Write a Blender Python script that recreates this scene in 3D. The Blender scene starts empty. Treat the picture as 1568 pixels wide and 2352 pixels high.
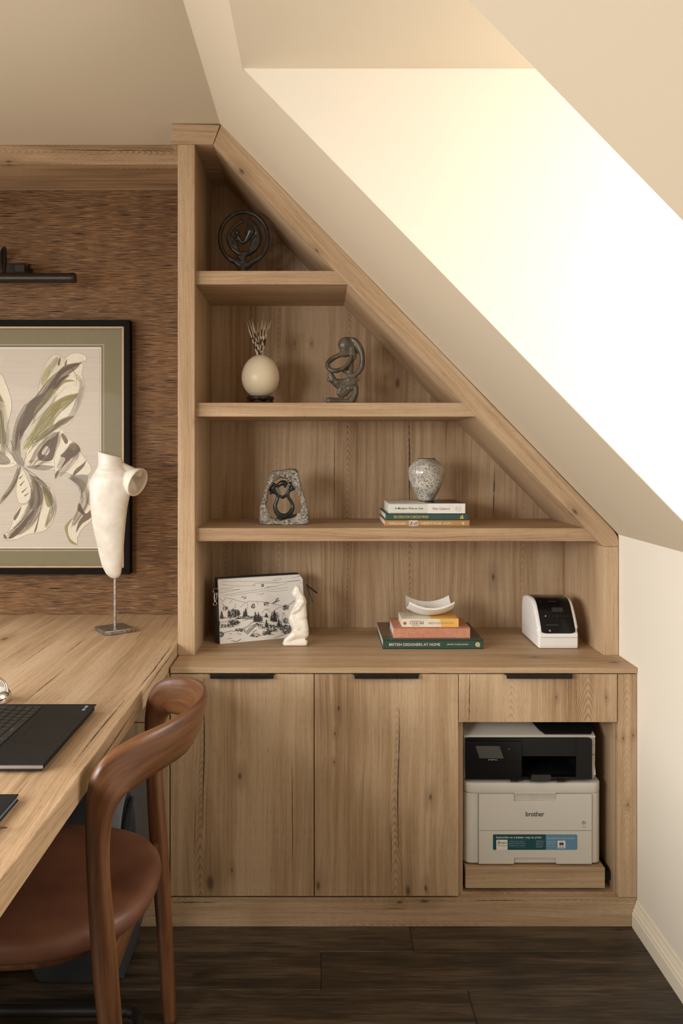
import bpy, bmesh, math, random
from mathutils import Vector, Matrix, Euler, noise as mnoise
random.seed(7)
C = bpy.context.scene.collection
F = 1811.0; H = 1.385; VX, VY = 732.0, 1040.0     # focal length in pixels, eye height, vanishing point of the depth axis
# ------------------------------------------------------------------ camera, world, lights, exposure
cam = bpy.data.objects.new('camera', bpy.data.cameras.new('camera')); C.objects.link(cam)
cam.location = (0, 0, H); cam.rotation_euler = (math.pi/2, 0, 0)
cam.data.sensor_fit = 'VERTICAL'; cam.data.sensor_height = 36; cam.data.sensor_width = 24
cam.data.lens = F/2352*36
cam.data.shift_x = (784-VX)/2352; cam.data.shift_y = -(1176-VY)/2352
cam.data.clip_start = 0.02
bpy.context.scene.camera = cam
vs = bpy.context.scene.view_settings
vs.view_transform = 'Standard'; vs.look = 'None'; vs.gamma = 1; vs.use_curve_mapping = False
vs.exposure = 0.26
w = bpy.data.worlds.new('sky'); bpy.context.scene.world = w; w.use_nodes = True
w.node_tree.nodes['Background'].inputs[0].default_value = (0.95, 0.97, 1.0, 1)
w.node_tree.nodes['Background'].inputs[1].default_value = 0.6
def area(name, loc, rot, sx, sy, power, col, spread=180):
    l = bpy.data.lights.new(name, 'AREA'); l.shape = 'RECTANGLE'; l.size = sx; l.size_y = sy
    l.energy = power; l.color = col; l.spread = math.radians(spread)
    o = bpy.data.objects.new(name, l); o.location = loc; o.rotation_euler = rot; C.objects.link(o); return o
R = math.radians
# dormer and left window daylight; near-dormer and rear-left lamps are added fill
area('dormer_daylight', (1.50, 1.365, 1.70), (0, R(88), 0), 0.92, 0.80, 17, (0.99, 0.99, 1.0))
area('added_near_dormer_fill', (1.50, -0.90, 1.70), (0, R(72), R(-24)), 0.92, 0.90, 12, (1.0, 0.975, 0.93))  # added frontal fill for the cabinet fronts, set in an unseen dormer
area('added_rear_left_fill', (-2.03, -0.15, 1.46), (0, R(-52), R(34)), 0.95, 1.6, 70, (1.0, 0.975, 0.935), 140)  # added fill that brightens the shelves, set in an unseen window
area('left_window_daylight', (-2.04, 1.60, 1.50), (0, R(-68), 0), 1.0, 1.15, 25, (1.0, 0.98, 0.95))

# ------------------------------------------------------------------ helpers
def X(px, Y): return (px-VX)*Y/F
def Z(py, Y): return H-(py-VY)*Y/F
def P(px, py, Y): return Vector((X(px, Y), Y, Z(py, Y)))
def bm_box(bm, x0, x1, y0, y1, z0, z1, bev=0.0, seg=1):
    b = bmesh.new(); bmesh.ops.create_cube(b, size=1)
    for v in b.verts: v.co = Vector(((x0+x1)/2+v.co.x*(x1-x0), (y0+y1)/2+v.co.y*(y1-y0), (z0+z1)/2+v.co.z*(z1-z0)))
    if bev > 0: bmesh.ops.bevel(b, geom=b.edges[:], offset=bev, segments=seg, affect='EDGES', profile=0.5)
    merge(bm, b); return bm
def merge(bm, b):
    m = bpy.data.meshes.new('t'); b.to_mesh(m); b.free(); bm.from_mesh(m); bpy.data.meshes.remove(m)
def box(*a, **k): return bm_box(bmesh.new(), *a, **k)
def bm_prism(bm, pts, a0, a1, axis='y', bev=0.0, seg=1):
    """polygon pts extruded along an axis: y -> pts are (x,z); z -> (x,y); x -> (y,z)"""
    b = bmesh.new()
    def co(p, a):
        if axis == 'y': return (p[0], a, p[1])
        if axis == 'z': return (p[0], p[1], a)
        return (a, p[0], p[1])
    v0 = [b.verts.new(co(p, a0)) for p in pts]; v1 = [b.verts.new(co(p, a1)) for p in pts]
    b.faces.new(v0); b.faces.new(list(reversed(v1))); n = len(pts)
    for i in range(n): b.faces.new((v0[i], v0[(i+1) % n], v1[(i+1) % n], v1[i]))
    bmesh.ops.recalc_face_normals(b, faces=b.faces[:])
    if bev > 0: bmesh.ops.bevel(b, geom=b.edges[:], offset=bev, segments=seg, affect='EDGES', profile=0.5)
    merge(bm, b); return bm
def prism(*a, **k): return bm_prism(bmesh.new(), *a, **k)
def catmull(p, t):
    n = len(p)-1; i = min(int(t*n), n-1); f = t*n-i
    g = lambda k: p[max(0, min(n, k))]
    a, b, c, d = g(i-1), g(i), g(i+1), g(i+2)
    return 0.5*((2*b)+(c-a)*f+(2*a-5*b+4*c-d)*f*f+(3*b-a-3*c+d)*f**3)
def bm_loft(bm, secs, steps=40, n=16, ex=2.0, closed=False, caps=True):
    """secs: list of (centre, u_hint, hu, hv)"""
    cs = [Vector(s[0]) for s in secs]; us = [Vector(s[1]) for s in secs]
    hu = [Vector((s[2], s[3], 0)) for s in secs]
    if closed: cs = cs+[cs[0]]; us = us+[us[0]]; hu = hu+[hu[0]]
    rings = []
    N = steps
    for k in range(N if closed else N+1):
        t = k/N
        c = catmull(cs, t); e = 0.004
        if closed:
            m = len(cs)-1
            def cc(t):
                t = t % 1; i = int(t*m) % m; f = t*m-int(t*m); g = lambda k: cs[k % m]
                a, b, c_, d = g(i-1), g(i), g(i+1), g(i+2)
                return 0.5*((2*b)+(c_-a)*f+(2*a-5*b+4*c_-d)*f*f+(3*b-a-3*c_+d)*f**3)
            c = cc(t); tan = cc(t+e)-cc(t-e)
        else: tan = catmull(cs, min(1, t+e))-catmull(cs, max(0, t-e))
        tan.normalize(); u = catmull(us, t); u = (u-tan*u.dot(tan))
        if u.length < 1e-5: u = tan.orthogonal()
        u.normalize(); v = tan.cross(u); h = catmull(hu, t)
        ring = []
        for j in range(n):
            a = 2*math.pi*j/n; ca, sa = math.cos(a), math.sin(a)
            x = math.copysign(abs(ca)**(2/ex), ca)*h.x; y = math.copysign(abs(sa)**(2/ex), sa)*h.y
            ring.append(bm.verts.new(c+u*x+v*y))
        rings.append(ring)
    L = len(rings)
    for k in range(L if closed else L-1):
        a, b = rings[k], rings[(k+1) % L]
        for j in range(n): bm.faces.new((a[j], a[(j+1) % n], b[(j+1) % n], b[j]))
    if caps and not closed:
        bm.faces.new(list(reversed(rings[0]))); bm.faces.new(rings[-1])
    return bm
def tube(pts, r, n=10, steps=None, bm=None, closed=False, hint=(0.3, 0.2, 1)):
    bm = bm or bmesh.new()
    rs = r if isinstance(r, (list, tuple)) else [r]*len(pts)
    return bm_loft(bm, [(p, hint, q, q) for p, q in zip(pts, rs)], steps or max(8, len(pts)*5), n, closed=closed)
def lathe(prof, c, n=40, bm=None, axis=None, cap=True):
    bm = bm or bmesh.new(); rings = []; c = Vector(c)
    q = Vector((0, 0, 1)).rotation_difference(Vector(axis)).to_matrix() if axis else Matrix.Identity(3)
    for r, z in prof:
        rings.append([bm.verts.new(c+q @ Vector((r*math.cos(2*math.pi*j/n), r*math.sin(2*math.pi*j/n), z))) for j in range(n)])
    for a, b in zip(rings, rings[1:]):
        for j in range(n): bm.faces.new((a[j], a[(j+1) % n], b[(j+1) % n], b[j]))
    if cap:
        bm.faces.new(list(reversed(rings[0]))); bm.faces.new(rings[-1])
    return bm
def ell(bm, c, r, rot=(0, 0, 0), seg=20):
    b = bmesh.new(); bmesh.ops.create_uvsphere(b, u_segments=seg, v_segments=seg*2//3, radius=1)
    M = Matrix.Translation(Vector(c)) @ Euler(rot).to_matrix().to_4x4() @ Matrix.Diagonal((r[0], r[1], r[2], 1))
    bmesh.ops.transform(b, matrix=M, verts=b.verts); merge(bm, b); return bm
def cap2(bm, a, b, ra, rb, n=12):
    """rounded tapering capsule"""
    a, b = Vector(a), Vector(b); ell(bm, a, (ra,)*3, seg=n); ell(bm, b, (rb,)*3, seg=n)
    return bm_loft(bm, [(a, (0.31, 0.2, .93), ra, ra), (b, (0.31, 0.2, .93), rb, rb)], 2, n)
def obj(name, bm, m, parent=None, smooth=None, recalc=True):
    if recalc: bmesh.ops.recalc_face_normals(bm, faces=bm.faces[:])
    me = bpy.data.meshes.new(name); bm.to_mesh(me); bm.free()
    for x in (m if isinstance(m, (list, tuple)) else [m]): me.materials.append(x)
    o = bpy.data.objects.new(name, me); C.objects.link(o)
    if parent is not None:
        o.parent = parent
        q = parent; off = Vector((0, 0, 0))
        while q is not None: off += q.location; q = q.parent
        me.transform(Matrix.Translation(-off))
    else:
        pass
    if smooth is not None:
        me.shade_smooth() if hasattr(me, 'shade_smooth') else None
        if smooth < 180: me.set_sharp_from_angle(angle=R(smooth))
    return o
def remesh(o, vox, it=4):
    r = o.modifiers.new('r', 'REMESH'); r.mode = 'VOXEL'; r.voxel_size = vox; r.use_smooth_shade = True
    if it:
        s = o.modifiers.new('s', 'SMOOTH'); s.factor = 0.6; s.iterations = it
    bpy.context.view_layer.update()
    me = bpy.data.meshes.new_from_object(o.evaluated_get(bpy.context.evaluated_depsgraph_get()))
    o.modifiers.clear(); old = o.data; o.data = me
    if not me.materials: me.materials.append(old.materials[0])
    bpy.data.meshes.remove(old); me.shade_smooth(); return o
def tag(o, label=None, cat=None, group=None, kind=None):
    if label: o['label'] = label
    if cat: o['category'] = cat
    if group: o['group'] = group
    if kind: o['kind'] = kind
    return o
def thing(name, label, cat, loc=(0, 0, 0), group=None):
    o = bpy.data.objects.new(name, None); C.objects.link(o); o.location = loc; o.empty_display_size = 0.05
    return tag(o, label, cat, group)
def struct(name, bm, m, label, smooth=None):
    return tag(obj(name, bm, m, smooth=smooth), label, 'setting', kind='structure')

# ------------------------------------------------------------------ materials
class NT:
    def __init__(s, name, rough=0.5, metal=0.0, spec=0.5, coat=0.0, coat_rough=0.1):
        s.m = bpy.data.materials.new(name); s.m.use_nodes = True; s.t = s.m.node_tree; s.n = s.t.nodes
        s.b = s.n['Principled BSDF']; s.b.inputs['Roughness'].default_value = rough
        s.b.inputs['Metallic'].default_value = metal; s.b.inputs['Specular IOR Level'].default_value = spec
        s.b.inputs['Coat Weight'].default_value = coat; s.b.inputs['Coat Roughness'].default_value = coat_rough
    def L(s, a, b): s.t.links.new(a, b)
    def put(s, sock, v):
        if isinstance(v, bpy.types.NodeSocket): s.L(v, sock)
        elif isinstance(v, (tuple, list)) and len(v) == 3 and sock.type == 'RGBA': sock.default_value = (*v, 1)
        else: sock.default_value = v
    def math(s, op, a, b=0.0, c=0.0, clamp=False):
        n = s.n.new('ShaderNodeMath'); n.operation = op; n.use_clamp = clamp
        s.put(n.inputs[0], a); s.put(n.inputs[1], b); s.put(n.inputs[2], c); return n.outputs[0]
    def add(s, a, b): return s.math('ADD', a, b)
    def sub(s, a, b): return s.math('SUBTRACT', a, b)
    def mul(s, a, b): return s.math('MULTIPLY', a, b)
    def comb(s, x, y, z):
        n = s.n.new('ShaderNodeCombineXYZ'); s.put(n.inputs[0], x); s.put(n.inputs[1], y); s.put(n.inputs[2], z); return n.outputs[0]
    def sep(s, v): n = s.n.new('ShaderNodeSeparateXYZ'); s.L(v, n.inputs[0]); return n.outputs
    def pos(s): return s.n.new('ShaderNodeNewGeometry').outputs['Position']
    def ob(s): return s.n.new('ShaderNodeTexCoord').outputs['Object']
    def rnd(s): return s.n.new('ShaderNodeObjectInfo').outputs['Random']
    def noise(s, v, scale=5.0, detail=2.0, rough=0.5, dist=0.0):
        n = s.n.new('ShaderNodeTexNoise'); s.put(n.inputs['Vector'], v); n.inputs['Scale'].default_value = scale
        n.inputs['Detail'].default_value = detail; n.inputs['Roughness'].default_value = rough; n.inputs['Distortion'].default_value = dist
        return n.outputs[0]
    def vor(s, v, scale=5.0, feature='F1'):
        n = s.n.new('ShaderNodeTexVoronoi'); n.feature = feature; s.put(n.inputs['Vector'], v); n.inputs['Scale'].default_value = scale
        return n.outputs['Distance']
    def rng(s, v, a, b, c=0.0, d=1.0, smooth=False):
        n = s.n.new('ShaderNodeMapRange'); n.clamp = True
        if smooth: n.interpolation_type = 'SMOOTHSTEP'
        for i, q in enumerate((v, a, b, c, d)): s.put(n.inputs[i], q)
        return n.outputs[0]
    def mix(s, f, a, b, mode='MIX'):
        n = s.n.new('ShaderNodeMix'); n.data_type = 'RGBA'; n.blend_type = mode
        s.put(n.inputs[0], f); s.put(n.inputs[6], a); s.put(n.inputs[7], b); return n.outputs[2]
    def ramp(s, f, stops):
        n = s.n.new('ShaderNodeValToRGB'); s.put(n.inputs[0], f); e = n.color_ramp.elements
        while len(e) < len(stops): e.new(0.5)
        for k, (p, c) in enumerate(stops): e[k].position = p; e[k].color = (*c, 1)
        return n.outputs[0]
    def bump(s, h, strength=0.2, dist=0.001):
        n = s.n.new('ShaderNodeBump'); n.inputs['Strength'].default_value = strength; n.inputs['Distance'].default_value = dist
        s.L(h, n.inputs['Height']); s.L(n.outputs[0], s.b.inputs['Normal'])
    def col(s, c): s.put(s.b.inputs['Base Color'], c); return s
def plain(name, c, rough=0.5, metal=0.0, spec=0.5, coat=0.0, var=0.06, scale=30, bump=0.05, emit=None):
    t = NT(name, rough, metal, spec, coat)
    n = t.noise(t.pos(), scale, 3)
    t.col(t.mix(t.rng(n, .3, .7), tuple(x*(1-var) for x in c), tuple(min(1, x*(1+var)) for x in c)))
    if bump: t.bump(n, bump)
    return t.m
OAK = dict(l=(.550, .398, .252), m=(.400, .262, .148), d=(.222, .130, .066))
def oak(name, axis='z', centres=(0.1,), cracks=(), knots=(), seed=0.0, tone=1.0, contrast=1.0, V=.12, ring=1.0):
    """plain-sawn oak: grain along `axis`; centres = heart lines; cracks (u,v0,v1,width); knots (u,v,r)"""
    t = NT(name, 0.52, spec=0.35)
    x, y, z = t.sep(t.pos())
    if axis == 'z': u, v, wv = t.add(x, y), z, y
    elif axis == 'x': u, v, wv = t.add(z, y), x, y
    elif axis == 'y': u, v, wv = t.add(x, z), y, z
    else:                                              # slanted board, 45.8 degrees in the XZ plane
        a = R(45.8); ca, sa = math.cos(a), math.sin(a)
        v = t.sub(t.mul(x, ca), t.mul(z, sa)); u = t.add(t.add(t.mul(x, sa), t.mul(z, ca)), y); wv = y
    su = t.add(u, seed)
    wob = t.noise(t.comb(t.mul(su, 3.2), t.mul(v, 1.3), seed), 1.0, 2, .5)
    wob2 = t.noise(t.comb(t.mul(su, 22.0), t.mul(v, 4.5), seed), 1.0, 3, .55)
    uu = t.add(u, t.add(t.mul(t.sub(wob, .5), .050), t.mul(t.sub(wob2, .5), .004)))
    fld = None
    for c in centres:
        d = t.math('POWER', t.add(t.math('POWER', t.math('ABSOLUTE', t.sub(uu, c)), 2.0), .00012), .5)
        fld = d if fld is None else t.math('MINIMUM', fld, d)
    kd = None
    for (ku, kv, kr) in knots:
        q = t.math('SQRT', t.add(t.math('POWER', t.math('ABSOLUTE', t.mul(t.sub(uu, ku), 1/kr)), 2.0), t.math('POWER', t.math('ABSOLUTE', t.mul(t.sub(v, kv), .45/kr)), 2.0)))
        kd = q if kd is None else t.math('MINIMUM', kd, q)
    ph = t.add(t.mul(t.add(fld, t.mul(t.mul(fld, fld), 9.0)), 880.0), t.add(t.mul(v, 880.0*V*2.7), t.mul(t.noise(t.comb(t.mul(su, 9), t.mul(v, 5), seed), 1, 2), 16.0)))
    ph = t.add(ph, t.mul(t.noise(t.comb(t.mul(su, 60), t.mul(v, 26), seed), 1, 2), 3.0))
    if kd is not None: ph = t.add(ph, t.rng(kd, 0, 6, 9, 0, True))
    rings = t.math('SINE', ph)
    rings = t.math('POWER', t.rng(rings, -1, 1), 1.6)
    near = t.mul(t.rng(fld, .012, .10, 1.0, .0, True), t.rng(t.noise(t.comb(t.mul(su, 4), t.mul(v, 2.2), seed+3), 1, 2), .36, .62, .1, 1))
    broad = t.noise(t.comb(t.mul(su, 6.5), t.mul(v, .9), 3.1+seed), 1.0, 4, .55)
    med = t.noise(t.comb(t.mul(uu, 75.0), t.mul(v, .9), 1.7+seed), 1.0, 4, .65)
    fine = t.noise(t.comb(t.mul(uu, 520.0), t.mul(v, 5.0), t.mul(wv, 20)), 1.0, 3, .7)
    pore = t.noise(t.comb(t.mul(uu, 900.0), t.mul(v, 34.0), t.mul(wv, 30)), 1.0, 1, .5)
    g = t.add(t.mul(t.sub(broad, .5), 1.9*contrast), t.mul(t.sub(med, .5), 1.25*contrast))
    g = t.add(g, t.mul(t.sub(fine, .5), 1.05))
    g = t.sub(g, t.mul(t.mul(t.sub(rings, .35), near), 0.34*ring))
    g = t.add(g, .58)
    k = tone
    c = t.ramp(g, [(0.0, tuple(q*k for q in OAK['d'])), (.38, tuple(q*k for q in OAK['m'])), (.85, tuple(q*k for q in OAK['l']))])
    c = t.mix(t.rng(pore, .60, .74, 0, .42), c, (.13, .078, .042))
    dark = None
    if kd is not None:
        dark = t.rng(kd, .2, 1.1, .8, 0, True)
        halo = t.rng(kd, .6, 5.0, .42, 0, True)
        c = t.mix(halo, c, tuple(q*k for q in OAK['d']))
        c = t.mix(dark, c, (.07, .042, .025))
    cm = None
    for (cu, v0, v1, cw) in cracks:
        lo, hi = min(v0, v1), max(v0, v1); L = hi-lo
        lin = t.add(t.sub(u, cu), t.add(t.mul(t.sub(wob, .5), .030), t.mul(t.sub(wob2, .5), .006)))
        tap = t.mul(t.rng(v, lo, lo+L*.35, .25, 1), t.rng(v, hi-L*.35, hi, 1, .25))
        br = t.rng(t.noise(t.comb(cu, t.mul(v, 26.0), 0), 1, 2), .32, .5)
        lim = t.mul(t.mul(tap, cw*.75), t.add(t.mul(br, .6), .4))
        q = t.math('LESS_THAN', t.math('ABSOLUTE', lin), lim)
        q = t.mul(q, t.mul(t.math('GREATER_THAN', v, lo), t.math('LESS_THAN', v, hi)))
        cm = q if cm is None else t.math('MAXIMUM', cm, q)
    h = t.sub(t.mul(fine, .5), t.mul(t.rng(pore, .6, .7), .6))
    if cm is not None:
        c = t.mix(t.mul(cm, .88), c, (.035, .022, .014)); h = t.sub(h, t.mul(cm, 3.0))
    t.col(c); t.bump(h, .35, .0006); return t.m
def grasscloth(name):
    t = NT(name, .62, spec=.3); x, y, z = t.sep(t.pos())
    wob = t.mul(t.sub(t.noise(t.comb(t.mul(x, 6), 0, t.mul(z, 20)), 1, 2), .5), .002)
    zz = t.add(z, wob)
    a = t.noise(t.comb(t.mul(x, 9), 1, t.mul(zz, 380)), 1, 4, .75)
    b = t.noise(t.comb(t.mul(x, 16), 5, t.mul(zz, 620)), 1, 2, .6)
    cdk = t.noise(t.comb(t.mul(x, 12), 9, t.mul(zz, 430)), 1, 1, .5)
    br = t.noise(t.comb(t.mul(x, 3), 2, t.mul(z, 14)), 1, 3)
    hl = t.noise(t.comb(t.mul(x, 14), 13, t.mul(zz, 520)), 1, 1, .5)
    f = t.add(t.add(t.mul(a, .55), t.mul(b, .38)), t.mul(t.sub(br, .5), .12))
    c = t.ramp(f, [(.30, (.022, .010, .005)), (.41, (.115, .055, .022)), (.52, (.25, .128, .050)), (.64, (.46, .27, .12))])
    c = t.mix(t.rng(cdk, .58, .64, 0, .92), c, (.016, .009, .008))
    c = t.mix(t.rng(hl, .64, .70, 0, .75), c, (.52, .34, .17))
    weft = t.math('SINE', t.mul(x, 3600.0))
    c = t.mix(t.rng(weft, -1, 1, .0, .16), c, (.07, .038, .02))
    t.col(c); t.bump(t.add(f, t.mul(hl, .3)), .7, .0012); return t.m
def grainwood(name, c1, c2):
    t = NT(name, .34, spec=.4, coat=.12, coat_rough=.25)
    at = t.n.new('ShaderNodeAttribute'); at.attribute_name = 'grain'; gx, gy, gz = t.sep(at.outputs['Vector'])
    a = t.noise(t.comb(t.mul(gx, 42), t.mul(gy, 42), t.mul(gz, 3.2)), 1, 4, .6, .4); b = t.noise(t.comb(t.mul(gx, 330), t.mul(gy, 330), t.mul(gz, 11)), 1, 2, .6)
    f = t.add(t.mul(a, .78), t.mul(b, .22)); t.col(t.ramp(f, [(.34, c1), (.5, tuple((p+q)/2 for p, q in zip(c1, c2))), (.66, c2)])); t.bump(b, .06, .0004); return t.m
def floorwood(name):
    t = NT(name, .42, spec=.45); x, y, z = t.sep(t.pos()); r = t.mul(t.rnd(), 37.0)
    a = t.noise(t.comb(t.mul(x, 2.2), t.mul(y, 22), r), 1, 4, .6)
    b = t.noise(t.comb(t.mul(x, 9), t.mul(y, 130), r), 1, 3, .65)
    k = t.noise(t.comb(t.mul(x, 4.5), t.mul(y, 13), t.add(r, 5)), 1, 3, .7, .6)
    f = t.add(t.add(t.mul(a, .6), t.mul(b, .5)), t.mul(t.sub(t.rnd(), .5), .12))
    c = t.ramp(f, [(.36, (.012, .009, .006)), (.50, (.040, .028, .018)), (.64, (.090, .063, .041)), (.80, (.15, .108, .072))])
    c = t.mix(t.rng(k, .62, .74, 0, .8), c, (.007, .005, .004))
    t.col(c); t.bump(t.add(b, t.mul(k, -.6)), .35, .001); return t.m
def walnut(name, c1=(.060, .021, .008), c2=(.205, .082, .029)):
    t = NT(name, .36, spec=.4, coat=.12, coat_rough=.25); x, y, z = t.sep(t.ob())
    a = t.noise(t.comb(t.mul(x, 26), t.mul(y, 9), t.mul(z, 22)), 1, 5, .55, 1.2)
    b = t.noise(t.comb(t.mul(x, 160), t.mul(y, 60), t.mul(z, 100)), 1, 3, .6, .5)
    f = t.add(t.mul(a, .8), t.mul(b, .2))
    t.col(t.ramp(f, [(.3, c1), (.5, tuple((p+q)/2 for p, q in zip(c1, c2))), (.68, c2)])); t.bump(b, .08, .0005); return t.m
def paint(name, c, bump=.06):
    t = NT(name, .75, spec=.25); n = t.noise(t.pos(), 220, 3); n2 = t.noise(t.pos(), 1.3, 2)
    t.col(t.mix(t.rng(n2, .3, .7), tuple(q*.985 for q in c), c)); t.bump(n, bump, .0006); return t.m
def stone(name, c1, c2, rough=.6, scale=60, bump=.3, detail=5):
    t = NT(name, rough); n = t.noise(t.pos(), scale, detail, .65)
    t.col(t.ramp(n, [(.35, c1), (.65, c2)])); t.bump(n, bump, .002); return t.m
def glassy(name, tint=(1, 1, 1), k=1.0):
    m = bpy.data.materials.new(name); m.use_nodes = True; t = m.node_tree; t.nodes.clear()
    o = t.nodes.new('ShaderNodeOutputMaterial'); mx = t.nodes.new('ShaderNodeMixShader'); f = t.nodes.new('ShaderNodeFresnel'); f.inputs[0].default_value = 1.45
    a = t.nodes.new('ShaderNodeBsdfTransparent'); a.inputs[0].default_value = (*tint, 1); g = t.nodes.new('ShaderNodeBsdfGlossy'); g.inputs['Roughness'].default_value = .02
    mu = t.nodes.new('ShaderNodeMath'); mu.operation = 'MULTIPLY'; mu.inputs[1].default_value = k; t.links.new(f.outputs[0], mu.inputs[0]); t.links.new(mu.outputs[0], mx.inputs[0]); t.links.new(a.outputs[0], mx.inputs[1]); t.links.new(g.outputs[0], mx.inputs[2]); t.links.new(mx.outputs[0], o.inputs[0]); return m
def bmtext(s, x0, x1, zc, y, height=None, flip=False, depth=.0002, bold=0.0):
    """lettering facing the viewer side (-Y), fitted between x0 and x1"""
    cu = bpy.data.curves.new('t', 'FONT'); cu.body = s; cu.size = 1; cu.resolution_u = 3; cu.extrude = .01; cu.offset = bold*.35
    o = bpy.data.objects.new('t', cu); C.objects.link(o); bpy.context.view_layer.update()
    me = bpy.data.meshes.new_from_object(o.evaluated_get(bpy.context.evaluated_depsgraph_get()))
    bpy.data.objects.remove(o); bpy.data.curves.remove(cu)
    b = bmesh.new(); b.from_mesh(me); bpy.data.meshes.remove(me)
    xs = [v.co.x for v in b.verts]; ys = [v.co.y for v in b.verts]
    ax, bx, ay, by = min(xs), max(xs), min(ys), max(ys); sx = (x1-x0)/(bx-ax); sy = height/(by-ay) if height else sx
    sg = -1 if flip else 1
    for v in b.verts:
        px = (v.co.x-(ax+bx)/2)*sx*sg; pz = (v.co.y-(ay+by)/2)*sy*sg
        v.co = Vector(((x0+x1)/2+px, y-depth*(v.co.z > 0)*1.0, zc+pz))
    return b

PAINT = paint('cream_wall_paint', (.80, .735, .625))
PAINT_DIM = paint('cream_paint_shaded', (.61, .515, .385))  # same cream as the walls, darkened to stand for dimmer light
TRIMW = paint('cream_gloss_trim', (.80, .72, .58), .02)
BLACK = plain('black_powder_coat', (.011, .0085, .007), .5, spec=.3, var=.2)
BLACKGLOSS = plain('black_gloss_plastic', (.004, .004, .005), .16, spec=.3, bump=0)
BLACKMATT = plain('black_matt_plastic', (.006, .006, .007), .6, spec=.3)
WHITEP = plain('white_plastic', (.80, .78, .75), .35, var=.02, bump=0)
PRW = plain('warm_white_plastic', (.58, .545, .48), .45, var=.02, scale=300, bump=.03)
GREYP = plain('grey_seam', (.10, .09, .08), .6)
WALNUT = walnut('walnut_wood')
CHROME = plain('chrome', (.75, .74, .72), .12, 1.0, bump=0)
PAPER = plain('book_pages', (.78, .73, .63), .8)
# ================================================================== THE SETTING
D0, D1, D2 = 2.300, 2.4434, 2.83
YB = 2.872; XR = .93; ZC = 2.405; KZ = 1.131
def U(px, Y): return X(px, Y)+Y
GRASS = grasscloth('brown_grasscloth')
struct('wall_back', box(-2.1, 1.03, YB, YB+.1, 0, 2.5), GRASS, 'back wall papered in brown grasscloth behind the desk')
struct('wall_right', box(XR, XR+.12, -4.5, YB, 0, KZ), PAINT, 'low cream knee wall right of the oak cabinets')
def wall_hole(name, xa, xb, ya, yb, h, label):
    bm = bmesh.new(); (a0, a1, z0, z1) = h
    if xb-xa < .3:      # wall in the YZ plane
        bm_box(bm, xa, xb, ya, a0, 0, 2.5); bm_box(bm, xa, xb, a1, yb, 0, 2.5)
        bm_box(bm, xa, xb, a0, a1, 0, z0); bm_box(bm, xa, xb, a0, a1, z1, 2.5)
    else:
        bm_box(bm, xa, a0, ya, yb, 0, 2.5); bm_box(bm, a1, xb, ya, yb, 0, 2.5)
        bm_box(bm, a0, a1, ya, yb, 0, z0); bm_box(bm, a0, a1, ya, yb, z1, 2.5)
    return struct(name, bm, PAINT, label)
bm = bmesh.new()
for a in ((-4.5, -1.0, 0, 2.5), (.68, 1.0, 0, 2.5), (2.2, YB, 0, 2.5), (-1.0, .68, 0, .97), (1.0, 2.2, 0, .97), (-1.0, .68, 2.08, 2.5), (1.0, 2.2, 2.08, 2.5)): bm_box(bm, -2.1, -2.0, *a)
struct('wall_left', bm, PAINT, 'cream left wall with two windows beyond the desk')
struct('wall_front', box(-2.1, 1.1, -4.6, -4.5, 0, 2.5), paint('bounce_cutting_brown', (.20, .15, .11)), 'dark brown wall far behind the viewer')  # unseen wall, set far back and coloured dark to reduce bounced light
struct('ceiling', box(-2.1, -.306, -4.5, YB+.1, ZC, 2.52), PAINT_DIM, 'flat cream ceiling above the desk')
def slope(x0, x1): # polygon of the pitched ceiling between x0 and x1
    s = (ZC-KZ)/(XR+.306); z = lambda x: KZ+(XR-x)*s
    return [(x0, z(x0)), (x1, z(x1)), (x1+.10, z(x1)+.10), (x0+.10, z(x0)+.10)]
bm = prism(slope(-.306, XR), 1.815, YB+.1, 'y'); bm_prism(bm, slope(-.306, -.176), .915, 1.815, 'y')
struct('ceiling_slope', bm, PAINT_DIM, 'pitched cream ceiling running down over the oak shelving')
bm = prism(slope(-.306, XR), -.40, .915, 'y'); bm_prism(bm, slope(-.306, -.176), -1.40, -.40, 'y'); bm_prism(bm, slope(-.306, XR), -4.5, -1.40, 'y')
struct('ceiling_slope', bm, PAINT_DIM, 'pitched cream ceiling on the near side of the dormer')
ck = [(-.174, 2.2695), (XR+.002, KZ+.0005), (1.6, KZ+.0005), (1.6, 2.36), (-.174, 2.36)]
for y0, y1, nm in ((.915, 1.815, 'dormer beside the oak shelving'), (-1.40, -.40, 'dormer behind the viewer')):  # the second dormer is unseen, put in for its frontal light
    struct('wall_dormer', prism(ck, y1-.001, y1+.08, 'y'), PAINT, 'far cream cheek wall of the '+nm)
    struct('wall_dormer', prism(ck, y0-.08, y0+.001, 'y'), PAINT, 'near cream cheek wall of the '+nm)
    struct('ceiling_dormer', prism([(-.1755, 2.269), (1.6, 2.269), (1.6, 2.38), (-.075, 2.38)], y0-.01, y1+.01, 'y'), PAINT_DIM, 'small flat cream ceiling of the '+nm)
    struct('trim_1' if y0 > 0 else 'trim_2', box(XR+.01, 1.6, y0-.01, y1+.01, KZ-.06, KZ), TRIMW, 'cream sill board in the '+nm)
GLASS = glassy('window_glass')
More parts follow.
